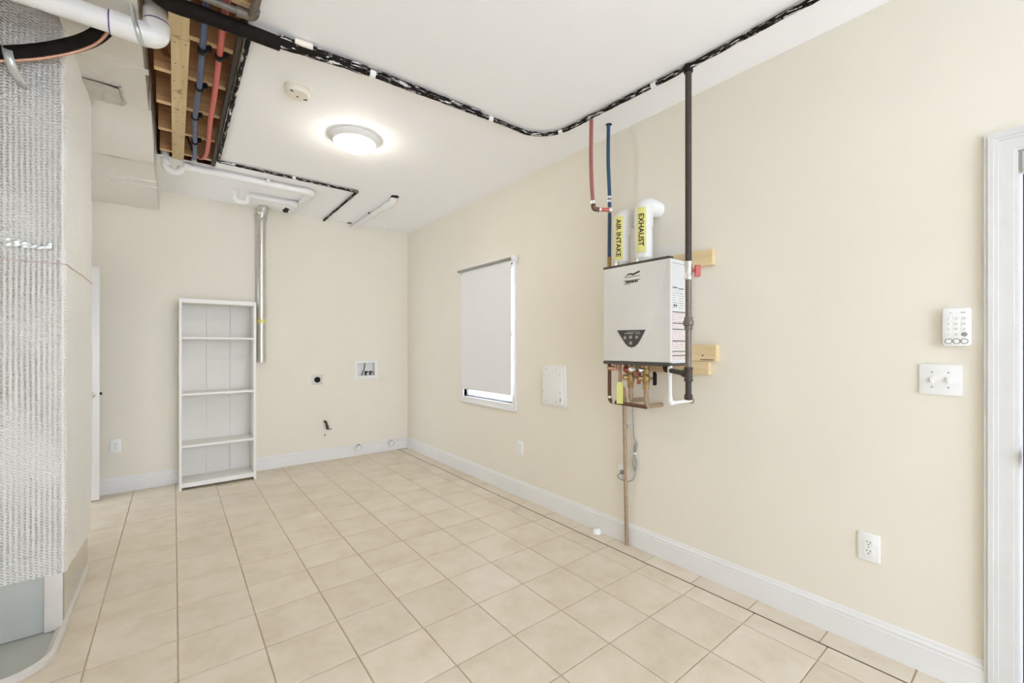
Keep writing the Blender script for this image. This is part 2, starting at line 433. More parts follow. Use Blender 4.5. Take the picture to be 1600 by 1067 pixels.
# walls
g = G()                                                # back wall with the recess of the washer box cut out
bx0, bx1, bz0, bz1 = -.668, -.443, .978, 1.142
g.box(XL - .12, bx0, 0, .12, 0, TOP).box(bx1, .12, 0, .12, 0, TOP).box(bx0, bx1, 0, .12, 0, bz0).box(bx0, bx1, 0, .12, bz1, TOP)
struct('wall_back', g, 'wall')
WY0, WY1, WZ0, WZ1 = -2.27, -1.42, .82, 2.12           # window opening
DY0, DY1, DZ = -6.10, -5.275, 2.068                    # door opening
g = G()
g.box(0, .12, WY1, 0, 0, TOP).box(0, .12, WY0, WY1, 0, WZ0).box(0, .12, WY0, WY1, WZ1, TOP)
g.box(0, .12, DY1, WY0, 0, TOP).box(0, .12, DY0, DY1, DZ, TOP).box(0, .12, YN, DY0, 0, TOP)
struct('wall_right', g, 'wall')
LY0, LY1, LZ = -1.02, -.225, 2.055                     # unseen doorway added beyond the furnace to light the far end
struct('wall_left', G().box(XL - .12, XL, YN - .12, LY0, 0, TOP).box(XL - .12, XL, LY1, 0, 0, TOP).box(XL - .12, XL, LY0, LY1, LZ, TOP), 'wall')
g = G()
for (o0, o1, th) in ((0, .012, .016), (.012, .06, .02), (.06, .07, .014)):
    g.box(XL, XL + th, LY0 - .07 + o0, LY0 - .07 + o1, 0, LZ + .07 - o0).box(XL, XL + th, LY1 + .07 - o1, LY1 + .07 - o0, 0, LZ + .07 - o0).box(XL, XL + th, LY0 - .07 + o1, LY1 + .07 - o1, LZ + .07 - o1, LZ + .07 - o0)
struct('trim_2', g, 'trim')  # casing round the added doorway
hx = XL - 1.7                                          # short passage added beyond that doorway to narrow its light
struct('wall_added_passage', G().box(hx, XL - .12, LY0 - .22, LY0 - .10, 0, LZ + .25).box(hx, XL - .12, LY1 + .10, LY1 + .22, 0, LZ + .25).box(hx, XL - .12, LY0 - .1, LY1 + .1, LZ + .13, LZ + .25).box(hx, XL - .12, LY0 - .1, LY1 + .1, -.12, -.004), 'wall')
struct('wall_front', G().box(XL, -2.7, YN - .12, YN, 0, TOP).box(-.2, .12, YN - .12, YN, 0, TOP).box(-2.7, -.2, YN - .12, YN, 2.72, TOP), 'wall')  # unseen rear wall set far back, wide opening added for even fill daylight
# ceiling of drywall with the opening over the furnace
OX, OY0, OY1 = -2.178, -3.95, -.985
g = G(); t1 = H + .0127
g.box(OX, 0, YN, 0, H, t1).box(XL, OX, OY1, 0, H, t1).box(XL, OX, YN, OY0, H, t1)
ceiling = struct('ceiling', g, 'ceil')
part('subfloor', G().box(XL - .12, .12, YN - .12, .12, TOP - .02, TOP), 'deck', ceiling, 'brown subfloor above the joists')
# baseboards
def base_prof():
    return [(0, 0), (.016, 0), (.016, .103), (.0125, .106), (.0125, .110), (.0155, .113), (.0145, .121), (.0085, .126), (.0085, .131), (.005, .139), (0, .141)]
g = G().prism(base_prof(), lambda p, q, t: (-p, t, q), DY1 + .085, 0)
struct('baseboard_right', g, 'trim')
g = G().prism(base_prof(), lambda p, q, t: (t, -p, q), XL, -.0155)
struct('baseboard_back', g, 'trim')

# door casing on the right, stepped profile
g = G()
for (o0, o1, th) in ((0, .010, .018), (.010, .024, .0225), (.024, .036, .019), (.036, .074, .015), (.074, .085, .012)):
    ya, yb, yc, yd = DY1 + .085 - o1, DY1 + .085 - o0, DY0 - .085 + o0, DY0 - .085 + o1
    zt0, zt1 = DZ + .085 - o1, DZ + .085 - o0
    g.box(-th, 0, ya, yb, 0, zt1).box(-th, 0, yc, yd, 0, zt1).box(-th, 0, yd, ya, zt0, zt1)
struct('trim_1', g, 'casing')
# entry door in the right wall
g = G().box(0, .115, DY1 - .003, DY1, 0, DZ).box(0, .115, DY0, DY0 + .003, 0, DZ).box(0, .115, DY0, DY1, DZ - .003, DZ)
d1 = struct('door_1', G().box(.032, .074, DY0 + .014, DY1 - .0085, .012, DZ - .012), 'navy', .002)
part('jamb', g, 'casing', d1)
part('door_stop', G().box(.004, .030, DY1 - .0080, DY1 - .003, 0, DZ - .003).box(.004, .03, DY0 + .003, DY0 + .012, 0, DZ - .003), 'plastic', d1)
part('closer_bracket', G().box(-.012, .032, -5.36, -5.283, 1.985, 2.062), 'galv', d1, 'grey bracket at the head of the door', .004)
k = part('door_knob', G().lathe((.032, -5.322, .942), (-1, 0, 0), [(.034, 0), (.034, .006), (.014, .012), (.013, .028), (.026, .036), (.031, .05), (.027, .063), (.010, .069)]), 'bronze', d1, 'dark bronze knob')
# open white door at the far left, seen past the furnace
d2 = struct('door_2', G().box(-3.71, -2.960, -.205, -.168, .012, 2.036), 'trim', .002)
part('lock_rose', G().lathe((-3.012, -.205, .924), (0, -1, 0), [(.026, 0), (.026, .006), (.018, .010), (.012, .012), (.012, .03), (.022, .045), (.024, .058), (.01, .066)]), 'steel', d2, 'round steel knob')
part('latch_bolt', G().box(-2.960, -2.945, -.196, -.178, .925, .945), 'black', d2, 'dark latch bolt')

# window
win = struct('window_1', G().box(-.012, .075, WY1, WY1 + .045, WZ0 - .05, WZ1 + .03).box(-.012, .075, WY0 - .05, WY0, WZ0 - .05, WZ1 + .03)
             .box(-.012, .075, WY0, WY1, WZ1, WZ1 + .03).box(-.012, .075, WY0, WY1, WZ0 - .05, WZ0), 'trim', .002)
part('sill', G().box(-.022, 0, WY0 - .056, WY1 + .05, WZ0 - .066, WZ0 - .050), 'trim', win, None, .002)
for (za, zb, xa) in ((WZ0, 1.485, .030), (1.455, WZ1, .052)):
    s = part('sash', G().box(xa, xa + .022, WY0, WY0 + .045, za, zb).box(xa, xa + .022, WY1 - .045, WY1, za, zb)
             .box(xa, xa + .022, WY0 + .045, WY1 - .045, za, za + .018).box(xa, xa + .022, WY0 + .045, WY1 - .045, zb - .04, zb), 'plastic', win, None, .002)
    part('pane', G().box(xa + .009, xa + .013, WY0 + .045, WY1 - .045, za + .018, zb - .04), 'glass', s)

# ceiling opening: joists, batten
def joist(y, x0=-2.535, x1=-1.6, z0=H + .017):
    j = part('joist', G().box(x0, x1, y, y + .030, z0 + .005, TOP - .02), 'joist', ceiling)
    part('bottom_edge', G().box(x0, x1, y - .001, y + .031, z0, z0 + .005), 'joistedge', j)
    return j
JY = [-3.55, -3.143, -2.737, -2.335, -1.93, -1.508, -1.099]
for y in JY: joist(y)
for y in (-3.55, -3.143, -2.74): joist(y, -3.75, -2.60 if y > -2.8 else -2.54)
part('rim_board', G().box(-3.75, -1.6, -.80, -.76, t1, TOP - .02), 'deck', ceiling)

# battens nailed under the joists: two boards end to end
for i, (y0, y1, x0, x1) in enumerate(((-2.716, -1.0, -2.462, -2.388), (-3.5, -2.722, -2.470, -2.392))):
    b = single('batten', G().box(x0, x1, y0, y1, H - .003, H + .017), 'pine',
               ('long pine batten nailed under the joists in the ceiling opening', 'near pine batten meeting the long one beneath the black pipe')[i], 'wooden board', ((x0 + x1) / 2, (y0 + y1) / 2, H - .003), 'pine battens under the joists', .0015)
    ng = G()
    for k in range(9 if i == 0 else 3):
        yy = y0 + .06 + k * .19
        for dx in (.018, .056): ng.lathe((x0 + dx + random.uniform(-.006, .006), yy + random.uniform(-.03, .03), H - .003), (0, 0, -1), [(.004, -.001), (.004, .0006), (.001, .001)], 8)
    part('nail_heads', ng, 'irondark', b)['kind'] = 'stuff'

# ================================================================== FURNACE WRAPPED IN FOIL
def puffy(X0, X1, Y0, Y1, rc, rows_z, amp, g, zfun=None):
    """closed rounded-rectangle jacket, slightly quilted; uv in metres"""
    per = []
    def arc(cx, cy, a0):
        for k in range(7):
            a = a0 + k / 6 * PI / 2; per.append((cx + rc * math.cos(a), cy + rc * math.sin(a), math.cos(a), math.sin(a)))
    def line(xa, ya, xb, yb, nx, ny, n):
        for k in range(1, n): per.append((xa + (xb - xa) * k / n, ya + (yb - ya) * k / n, nx, ny))
    nX, nY = 70, 70
    arc(X1 - rc, Y0 + rc, -PI / 2); line(X1, Y0 + rc, X1, Y1 - rc, 1, 0, nY)
    arc(X1 - rc, Y1 - rc, 0); line(X1 - rc, Y1, X0 + rc, Y1, 0, 1, nX)
    arc(X0 + rc, Y1 - rc, PI / 2); line(X0, Y1 - rc, X0, Y0 + rc, -1, 0, nY)
    arc(X0 + rc, Y0 + rc, PI); line(X0 + rc, Y0, X1 - rc, Y0, 0, -1, nX)
    n = len(per); acc = [0]
    for i in range(n): acc.append(acc[-1] + math.hypot(per[(i + 1) % n][0] - per[i][0], per[(i + 1) % n][1] - per[i][1]))
    vs = []; fs = []; uvs = []
    for z in rows_z:
        for (x, y, nx, ny) in per:
            d = amp * (noise.noise(Vector((x * 5, y * 5, z * 2.2))) + .5 * noise.noise(Vector((x * 13, y * 13, z * 9))))
            zz = z if zfun is None else zfun(x, y, z)
            vs.append((x + nx * d, y + ny * d, zz))
    for i in range(len(rows_z) - 1):
        for j in range(n):
            j2 = (j + 1) % n
            fs.append((i * n + j, i * n + j2, (i + 1) * n + j2, (i + 1) * n + j))
            uvs.append(((acc[j], rows_z[i]), (acc[j + 1], rows_z[i]), (acc[j + 1], rows_z[i + 1]), (acc[j], rows_z[i + 1])))
    fs.append(tuple(reversed(range(n)))); uvs.append([(0, 0)] * n)
    fs.append(tuple((len(rows_z) - 1) * n + j for j in range(n))); uvs.append([(0, 0)] * n)
    return g.add(vs, fs, uvs)
def crumple_front(x0, x1, z0, z1):
    g = G(); nx, nz = 34, 10
    vs, fs = [], []
    for k in range(nz + 1):
        for j in range(nx + 1):
            x = x0 + (x1 - x0) * j / nx; z = z0 + (z1 - z0) * k / nz + .012 * math.sin(j * .2) * (k / nz)
            vs.append((x, -2.474 - .006 * abs(noise.noise(Vector((x * 40, 0, z * 70)))), z))
    for k in range(nz):
        for j in range(nx): fs.append((k * (nx + 1) + j, k * (nx + 1) + j + 1, (k + 1) * (nx + 1) + j + 1, (k + 1) * (nx + 1) + j))
    return g.add(vs, fs)
fur = thing('furnace_plenum', 'tall furnace jacket wrapped in silver bubble foil at the left edge', 'furnace', (-3.2, -2.03, .028))
def hem(x, y, z):           # the lower hem of the foil rises a little towards the camera
    if z > .6: return z
    f = (z - .27) / .33; lo = .278 if y < -2.40 else .278 - (.07 * (y + 2.40) / .8)
    return lo + f * (.6 - lo)
rz = [.27 + (3.10 - .27) * k / 110 for k in range(111)]
wrap = part('foil_wrap', puffy(-3.62, -2.85, -2.462, -1.635, .022, rz, .007, G(), hem), 'foil', fur, 'silver bubble foil', ang=80)
part('printed_stripe', puffy(-3.624, -2.8465, -2.466, -1.631, .024, [1.734, 1.738], .007, G()), 'redline', wrap, 'faint red printed line', ang=80)
part('foil_tape', crumple_front(-3.045, -2.895, 1.795, 1.822), 'galv', wrap, 'crinkled scrap of foil tape', ang=80)
part('cabinet', G().box(-3.60, -2.872, -2.44, -1.66, .0115, .30), 'cab', fur, 'smooth grey sheet metal cabinet', .006)
part('corner_post', G().box(-2.925, -2.864, -2.452, -2.44, .0115, .30), 'pale', fur, 'pale corner strip', .003)
part('side_panel', G().box(-2.872, -2.866, -2.40, -1.68, .0115, .29), 'crinkle', fur, 'shiny crinkled side sheet')
# drain pan below it, rounded corners
def rrect(x0, x1, y0, y1, r, n=10):
    out = []
    for (cx, cy, a0) in ((x1 - r, y1 - r, 0), (x0 + r, y1 - r, PI / 2), (x0 + r, y0 + r, PI), (x1 - r, y0 + r, 1.5 * PI)):
        for k in range(n + 1):
            a = a0 + k / n * PI / 2; out.append((cx + r * math.cos(a), cy + r * math.sin(a)))
    return out
pan = thing('drain_pan', 'shallow drain pan with a rounded pale rim under the furnace', 'drain pan', (-3.2, -2.2, 0))
po, pi_ = rrect(-3.70, -2.852, -2.80, -1.60, .15), rrect(-3.67, -2.885, -2.767, -1.63, .12)
part('pan_floor', G().prism(pi_, lambda p, q, t: (p, q, t), .002, .010), 'cab', pan)
g = G(); n = len(po)
lv = [(po, .001), (po, .022), ([((a[0] + b[0]) / 2, (a[1] + b[1]) / 2) for a, b in zip(po, pi_)], .030), (pi_, .022), (pi_, .004)]
g.add([(x, y, z) for pl, z in lv for x, y in pl], [(i * n + j, i * n + (j + 1) % n, (i + 1) * n + (j + 1) % n, (i + 1) * n + j) for i in range(len(lv)) for j in range(n) if i < len(lv) - 1])
part('rim', g, 'pale', pan)

# supply duct running to the back wall
duct = thing('supply_duct', 'foil-faced duct running from the furnace to the back wall', 'duct', (-2.7, -1.2, 2.66))
def crumple(X0, X1, Y0, Y1, Z0, Z1, nx, ny, amp, g, face='bottom'):
    """quilted box: bottom and +x side carry relief"""
    g.box(X0, X1, Y0, Y1, Z0 + .004, Z1)
    vs, fs = [], []
    for i in range(ny + 1):
        for j in range(nx + 1):
            x = X0 + (X1 - X0) * j / nx; y = Y0 + (Y1 - Y0) * i / ny
            d = amp * noise.noise(Vector((x * 9, y * 5, 3))) + amp * .5 * noise.noise(Vector((x * 24, y * 16, 7)))
            vs.append((x, y, Z0 - abs(d)))
    for i in range(ny):
        for j in range(nx): fs.append((i * (nx + 1) + j, i * (nx + 1) + j + 1, (i + 1) * (nx + 1) + j + 1, (i + 1) * (nx + 1) + j))
    g.add(vs, fs); vs, fs = [], []; nz = 10
    for i in range(ny + 1):
        for k in range(nz + 1):
            y = Y0 + (Y1 - Y0) * i / ny; z = Z0 + (Z1 - Z0) * k / nz
            d = amp * 2.2 * noise.noise(Vector((y * 9, z * 14, 11))) * math.sin(PI * k / nz)
            vs.append((X1 + .002 + abs(d), y, z))
    for i in range(ny):
        for k in range(nz): fs.append((i * (nz + 1) + k, i * (nz + 1) + k + 1, (i + 1) * (nz + 1) + k + 1, (i + 1) * (nz + 1) + k))
    return g.add(vs, fs)
part('upper_run', crumple(-2.862, -2.575, -2.95, -1.78, 2.852, 3.12, 40, 60, .006, G()), 'ductfoil', duct, ang=60)
part('lower_run', crumple(-3.40, -2.562, -1.33, -.002, 2.66, 3.12, 40, 70, .006, G()), 'ductfoil', duct, ang=60)
g = G(); vs_, fs_ = [], []                              # sloping transition between the two runs
for i in range(31):
    for j in range(25):
        f = i / 30; x = -2.862 + .30 * j / 24; y = -1.785 + .46 * f; z = 2.852 - .192 * (f * f * (3 - 2 * f))
        z -= .010 * abs(noise.noise(Vector((x * 9, y * 9, 2)))) * math.sin(PI * f)
        vs_.append((x, y, z))
for i in range(30):
    for j in range(24): fs_.append((i * 25 + j, i * 25 + j + 1, i * 25 + j + 26, i * 25 + j + 25))
g.add(vs_, fs_).prism([(-1.785, 2.853), (-1.60, 2.79), (-1.33, 2.662), (-1.33, 3.12), (-1.785, 3.12)], lambda p, q, t: (t, p, q), -2.835, -2.566)
vs_, fs_ = [], []
for i in range(21):
    for j in range(13):
        y = -1.622 + .297 * i / 20; f = (y + 1.785) / .46; x = -3.40 + .558 * j / 12
        vs_.append((x, y, 2.852 - .192 * (f * f * (3 - 2 * f))))
for i in range(20):
    for j in range(12): fs_.append((i * 13 + j, i * 13 + j + 1, i * 13 + j + 14, i * 13 + j + 13))
g.add(vs_, fs_)
part('transition', g, 'ductfoil', duct, ang=60)
part('crinkled_patch', crumple(-2.858, -2.70, -2.02, -1.78, 2.838, 2.852, 24, 40, .014, G()), 'steel', duct, 'crinkled bright foil tape', ang=60)
for y in (-2.30, -.93, -.78):
    zb = 2.846 if y < -1.62 else 2.650
    part('tape_seam', G().box(-2.84, -2.558, y, y + (.05 if y < -1.6 else .035), zb, zb + .010), 'ductfoil', duct, None, .002)

# ================================================================== PIPES UNDER THE CEILING
def hub(g, a, b, r, n=20): return g.cyl(a, b, r, n)
# big white vent pipe turning up beside the joists
pv = thing('vent_pipe', 'thick white plastic pipe with a purple-ringed elbow at the upper left', 'pipe', (-2.62, -2.80, 2.76))
ZP, YP, RP, EX = 2.768, -2.80, .044, -2.512
part('straight_pipe', G().cyl((-3.74, YP, ZP), (-2.66, YP, ZP), RP, 28), 'pvc', pv)
ep = [(-2.668, YP, ZP)] + fillet([(-2.655, YP, ZP), (EX, YP, ZP), (EX, YP, ZP + .060)], .055, 12) + [(EX, YP, ZP + .063)]
part('elbow', G().tube(ep, RP + .006, 28), 'pvc', pv)
part('riser', G().cyl((EX, YP, ZP + .055), (EX, YP, TOP - .03), RP, 28), 'pvc', pv)
part('primer_ring', G().cyl((-2.673, YP, ZP), (-2.668, YP, ZP), RP + .0045, 28), 'purple', pv, 'purple primer line')
part('primer_ring', G().cyl((EX, YP, ZP + .063), (EX, YP, ZP + .069), RP + .005, 28), 'purple', pv, 'purple primer line')
part('riser_socket', G().cyl((EX, YP, ZP + .069), (EX, YP, ZP + .115), RP + .006, 28), 'pvc', pv)
hs = G()                                               # perforated hanger strap round the elbow
c0 = Vector((-2.60, YP, ZP)); rr = RP + .009
sp_ = [(-2.562 + .05 * (k / 16 - .5), YP + rr * math.sin(a), ZP - rr * math.cos(a)) for k, a in ((k, -PI * .62 + k / 16 * PI * 1.24) for k in range(17))]
sp_ = [(-2.62, YP - .05, 2.95), (-2.66, YP - .03, 3.12)][::-1] + sp_ + [(-2.54, YP + .03, 3.12)]
vsx, fsx = [], []
for k, p in enumerate(sp_):
    vsx += [(p[0] - .010, p[1], p[2]), (p[0] + .010, p[1], p[2])]
    if k: fsx.append((2 * k - 2, 2 * k - 1, 2 * k + 1, 2 * k))
hs.add(vsx, fsx)
strap = single('hanger_strap', hs, 'galv', 'grey metal strap holding the white elbow up', 'strap', (-2.60, YP, ZP))
sm = strap.modifiers.new('thickness', 'SOLIDIFY'); sm.thickness = .0014

# black insulated line: over the furnace face, along the ceiling, round the bend to the right wall
ip = thing('insulated_line', 'long black pipe looping across the white ceiling to the right wall', 'pipe', (-1.4, -3.06, 2.80))
seg1 = smooth_path([(-3.72, -2.525, 2.41), (-3.3, -2.525, 2.53), (-3.06, -2.525, 2.612), (-2.88, -2.54, 2.70), (-2.74, -2.575, 2.80), (-2.66, -2.66, 2.90), (-2.60, -2.80, 2.95), (-2.55, -2.93, 2.90), (-2.47, -3.015, 2.818), (-2.36, -3.05, 2.800), (-2.2, -3.055, 2.799), (-2.05, -3.055, 2.800)], 7)
part('foam_sleeve', G().tube(seg1[:36], [.029 + .004 * k / 35 for k in range(36)], 20), 'insul', ip, 'thick black foam sleeve')
part('foam_sleeve', G().tube(seg1[35:], [.0335 - .002 * k / (len(seg1) - 36) for k in range(len(seg1) - 35)], 20), 'insul', ip, 'thick black foam sleeve')
def jitter(path, a, f, seed):
    return [Vector(p) + Vector((noise.noise(Vector((i * f, seed, 0))), noise.noise(Vector((i * f, seed, 5))), .5 * noise.noise(Vector((i * f, seed, 9))))) * a for i, p in enumerate(path)]
mid = fillet([(-2.05, -3.055, 2.812), (-1.65, -3.075, 2.820), (-.80, -3.085, 2.826), (-.352, -3.085, 2.826), (-.325, -3.7, 2.826), (-.305, -4.15, 2.826), (-.30, -5.6, 2.826)], [.5, .5, .36, .5, .5], 12)
dense = []
for a, b in zip(mid[:-1], mid[1:]):
    n_ = max(1, int((b - a).length / .03))
    for k in range(n_): dense.append(a + (b - a) * k / n_)
dense.append(mid[-1])
nd = len(dense)
def main_r(p):
    if p.x < -1.60: return .031 - .013 * (p.x + 2.05) / .45
    return .0125 if p.x > -.85 else .018 - .0055 * (p.x + 1.60) / .75
rad = [main_r(p) * (1 + .22 * noise.noise(Vector((k * .45, 4, 0)))) for k, p in enumerate(dense)]
part('black_pipe', G().tube(jitter(dense, .004, .2, 2), rad, 16), 'bpipe', ip, 'black pipe flecked with white paint')
top = [Vector((p.x, p.y - .017, p.z + .010)) if p.x < -.9 else Vector((p.x - .008, p.y - .006, p.z + .008)) for p in dense]
part('thin_black_line', G().tube(jitter(top, .006, .3, 8), [max(.0055, r_ * .42) for r_ in rad], 10), 'bpipe', ip, 'thin black line beside the pipe')
def clamp(p, d, r, w_=.03):
    p, d = Vector(p), Vector(d).normalized()
    part('pipe_clamp', G().cyl(p - d * w_ / 2, p + d * w_ / 2, r, 18), 'pvc', ip, 'white pipe clamp')
for (q, r) in (((-1.615, -3.075, 2.82), .0235), ((-.82, -3.085, 2.826), .0175), ((-.41, -3.26, 2.826), .0175), ((-.312, -3.95, 2.826), .0175)):
    i_ = min(range(1, nd - 1), key=lambda k: (dense[k] - Vector(q)).length)
    clamp(dense[i_], dense[i_ + 1] - dense[i_ - 1], r)
part('tape_collar', G().cyl((-1.99, -3.080, 2.826), (-1.91, -3.084, 2.827), .0165, 16), 'ivory', ip, 'cream tape on the thin line')
cop = smooth_path([(-3.72, -2.535, 2.374), (-3.3, -2.535, 2.493), (-3.06, -2.535, 2.575), (-2.88, -2.548, 2.662), (-2.74, -2.582, 2.760), (-2.66, -2.66, 2.862)], 7)
single('copper_line', G().tube(cop, .0065, 12), 'copper', 'thin copper tube below the black foam sleeve', 'pipe', (-3.1, -2.52, 2.55))
# strap pinning the insulated line to the furnace foil
g = G(); vsx, fsx = [], []
pth = [(-2.470, 2.675), (-2.50, 2.672), (-2.545, 2.655), (-2.567, 2.615), (-2.560, 2.575), (-2.535, 2.548), (-2.50, 2.535), (-2.474, 2.515)]
for k, (y, z) in enumerate(pth):
    x = -3.035 + .05 * k / 7
    vsx += [(x - .016, y, z), (x + .016, y, z)]
    if k: fsx.append((2 * k - 2, 2 * k - 1, 2 * k + 1, 2 * k))
st2 = single('pipe_strap', g.add(vsx, fsx), 'galv', 'silver strap pinning the black sleeve to the furnace foil', 'strap', (-3.01, -2.5, 2.6))
sm = st2.modifiers.new('thickness', 'SOLIDIFY'); sm.thickness = .002

# second, thinner black pipe: along the opening, then across the ceiling into the back wall
g2 = fillet([(-2.166, -3.02, 2.834), (-2.170, -1.19, 2.834), (-1.062, -1.19, 2.834), (-1.058, 0, 2.834)], .02, 5)
d2p = []
for a, b in zip(g2[:-1], g2[1:]):
    n_ = max(1, int((b - a).length / .03))
    for k in range(n_): d2p.append(a + (b - a) * k / n_)
d2p.append(g2[-1])
gp = thing('gas_line', 'thin black pipe edging the ceiling opening and entering the back wall', 'pipe', (-1.6, -1.19, 2.838))
part('pipe_run', G().tube(jitter(d2p, .003, .25, 21), [.0115 * (1 + .2 * noise.noise(Vector((k * .4, 9, 0)))) for k in range(len(d2p))], 12), 'bpipe', gp)
part('edge_pipe', G().cyl((-2.1975, -3.04, 2.846), (-2.1975, -1.05, 2.846), .0145, 12), 'irondark', gp)
part('elbow', G().tube(fillet([(-1.09, -1.19, 2.838), (-1.06, -1.19, 2.838), (-1.06, -1.16, 2.838)], .02, 6), .0155, 12), 'iron', gp, 'grey elbow fitting')
part('clamp', G().cyl((-1.63, -1.19, 2.838), (-1.605, -1.19, 2.838), .016, 12), 'pvc', gp, 'white clamp')
# grey iron pipe and elbow by the edge of the opening
ig = thing('iron_pipe', 'short grey iron pipe with an elbow above the black loop', 'pipe', (-2.25, -3.148, 2.85))
part('pipe', G().cyl((-2.62, -3.143, 2.815), (-2.21, -3.146, 2.815), .015, 14), 'iron', ig)
part('elbow', G().tube(fillet([(-2.225, -3.146, 2.815), (-2.172, -3.148, 2.815), (-2.172, -3.203, 2.815)], .032, 8), .021, 16), 'iron', ig)
part('return_pipe', G().cyl((-2.172, -3.19, 2.815), (-2.172, -3.9, 2.815), .015, 14), 'iron', ig)
part('collar', G().cyl((-2.236, -3.146, 2.815), (-2.221, -3.146, 2.815), .0235, 16), 'iron', ig)

# water lines running under the joists
def clip(parent, x, y, z, r):
    part('pipe_clip', G().cyl((x, y - .011, z), (x, y + .011, z), r + .006, 14).box(x - .008, x + .032, y - .008, y + .008, z + .004, z + .03).cyl((x + .030, y, z + .008), (x + .030, y, z + .04), .010, 10), 'black', parent, 'black nail clip')
bl = thing('cold_water_line', 'blue plastic water pipe clipped under the ceiling joists', 'pipe', (-2.33, -2.2, 2.835))
bp_ = smooth_path([(-2.342, -3.6, 2.852), (-2.338, -2.9, 2.850), (-2.336, -2.335, 2.832), (-2.342, -1.93, 2.830), (-2.330, -1.508, 2.832), (-2.322, -1.20, 2.835), (-2.322, -1.10, 2.838)], 8)
part('pipe', G().tube(bp_, .0145, 14), 'bluepex', bl)
for (x, y) in ((-2.338, -2.71), (-2.336, -2.315), (-2.342, -1.91), (-2.330, -1.488)): clip(bl, x, y, 2.833, .0145)
part('end_fitting', G().cyl((-2.322, -1.12, 2.838), (-2.322, -1.09, 2.838), .0175, 14).cyl((-2.322, -1.075, 2.838), (-2.322, -1.06, 2.84), .0175, 14).cyl((-2.322, -1.10, 2.838), (-2.322, -1.02, 2.845), .011, 12), 'steel', bl, 'silver end fitting')
rl = thing('hot_water_line', 'red plastic water pipe bowing beside the blue one under the joists', 'pipe', (-2.27, -2.2, 2.835))
rp_ = smooth_path([(-2.268, -3.6, 2.852), (-2.268, -2.95, 2.850), (-2.262, -2.335, 2.832), (-2.262, -1.93, 2.830), (-2.252, -1.508, 2.832), (-2.252, -1.30, 2.838), (-2.265, -1.17, 2.848), (-2.285, -1.06, 2.875)], 8)
part('pipe', G().tube(rp_, .0145, 14), 'redpex', rl)
clip(rl, -2.266, -2.70, 2.835, .0145)
single('loose_cable', G().tube(smooth_path([(-2.41, -1.47, 2.93), (-2.37, -1.36, 2.90), (-2.34, -1.22, 2.87), (-2.32, -1.12, 2.862), (-2.30, -1.05, 2.90)], 8), .007, 10), 'black', 'dark loose cable behind the end of the blue pipe', 'cable', (-2.36, -1.3, 2.9))

# white drain pipes near the back wall
def utrap(g, x0, x1, y, z, r, drop, ztop):
    xm = (x0 + x1) / 2; R_ = (x1 - x0) / 2
    p = [(x0, y, ztop), (x0, y, z - drop + R_)]
    p += [(xm - R_ * math.cos(a), y, z - drop + R_ - R_ * math.sin(a)) for a in [k / 12 * PI for k in range(1, 13)]]
    p += [(x1, y, z - .01)]
    return g.tube(p, r, 16)
dp = thing('long_drain_pipe', 'long white drain pipe below the opening, with a trap at its left end', 'pipe', (-1.9, -.96, 2.812))
ZD, RD = 2.812, .030
part('run', G().cyl((-2.39, -.962, ZD), (-1.47, -.955, ZD), RD, 20), 'pvc', dp)
part('elbow', G().tube(fillet([(-1.50, -.955, ZD), (-1.415, -.955, ZD), (-1.415, -.85, ZD)], .06, 10), RD + .006, 20), 'pvc', dp)
part('branch', G().cyl((-1.415, -.88, ZD), (-1.425, -.20, ZD + .01), RD, 20), 'pvcdull', dp)
part('trap', utrap(G(), -2.505, -2.400, -.962, ZD, RD - .002, .062, 2.90), 'pvc', dp)
part('trap_band', G().cyl((-2.5, -.962, ZD - .02), (-2.5, -.962, ZD + .01), RD + .005, 18), 'pvcdull', dp)
part('coupling', G().cyl((-2.385, -.962, ZD), (-2.345, -.962, ZD), RD + .006, 20), 'pvcdull', dp)
part('hanger_clip', G().cyl((-1.80, -.96, ZD), (-1.775, -.96, ZD), RD + .004, 20).box(-1.80, -1.775, -1.01, -.99, ZD - .004, H), 'pvcdull', dp)
d2_ = thing('short_drain_pipe', 'short white drain pipe with a hanging trap nearest the back wall', 'pipe', (-1.7, -.50, 2.812))
part('run', G().cyl((-1.88, -.50, ZD), (-1.455, -.50, ZD), .026, 18), 'pvc', d2_)
part('trap', utrap(G(), -1.985, -1.890, -.50, ZD + .005, .024, .085, 2.85), 'pvc', d2_)
part('trap_nut', G().cyl((-1.89, -.50, ZD - .045), (-1.89, -.50, ZD - .02), .031, 12), 'pvcdull', d2_)
part('tee', G().cyl((-1.51, -.50, ZD), (-1.452, -.50, ZD), .033, 18), 'pvc', d2_)
d3_ = thing('stub_drain_pipe', 'white pipe running from the ceiling to the back wall beside the corner', 'pipe', (-.70, -.6, 2.815))
part('run', G().cyl((-.700, -1.16, 2.814), (-.722, .0, 2.806), .029, 20), 'pvcdull', d3_)
part('elbow', G().tube(fillet([(-.699, -.98, 2.814), (-.697, -1.17, 2.814), (-.697, -1.20, 2.86)], .05, 8), .034, 20), 'pvc', d3_)
part('coupling', G().cyl((-.708, -.62, 2.810), (-.7115, -.56, 2.810), .034, 20), 'pvcdull', d3_)
part('coupling_screw', G().cyl((-.742, -.63, 2.832), (-.742, -.60, 2.832), .008, 8), 'irondark', d3_)
rg = [(-2.14 + .03 * k, .004 + .016 * abs(noise.noise(Vector((k * .37, 1, 0))))) for k in range(20)]
part('torn_edge', G().prism([(y, H) for y, d in rg] + [(y, H - d) for y, d in reversed(rg)], lambda p, q, t: (t, p, q), -2.1815, -2.1785), 'ceil', ceiling, 'torn white plasterboard edge')
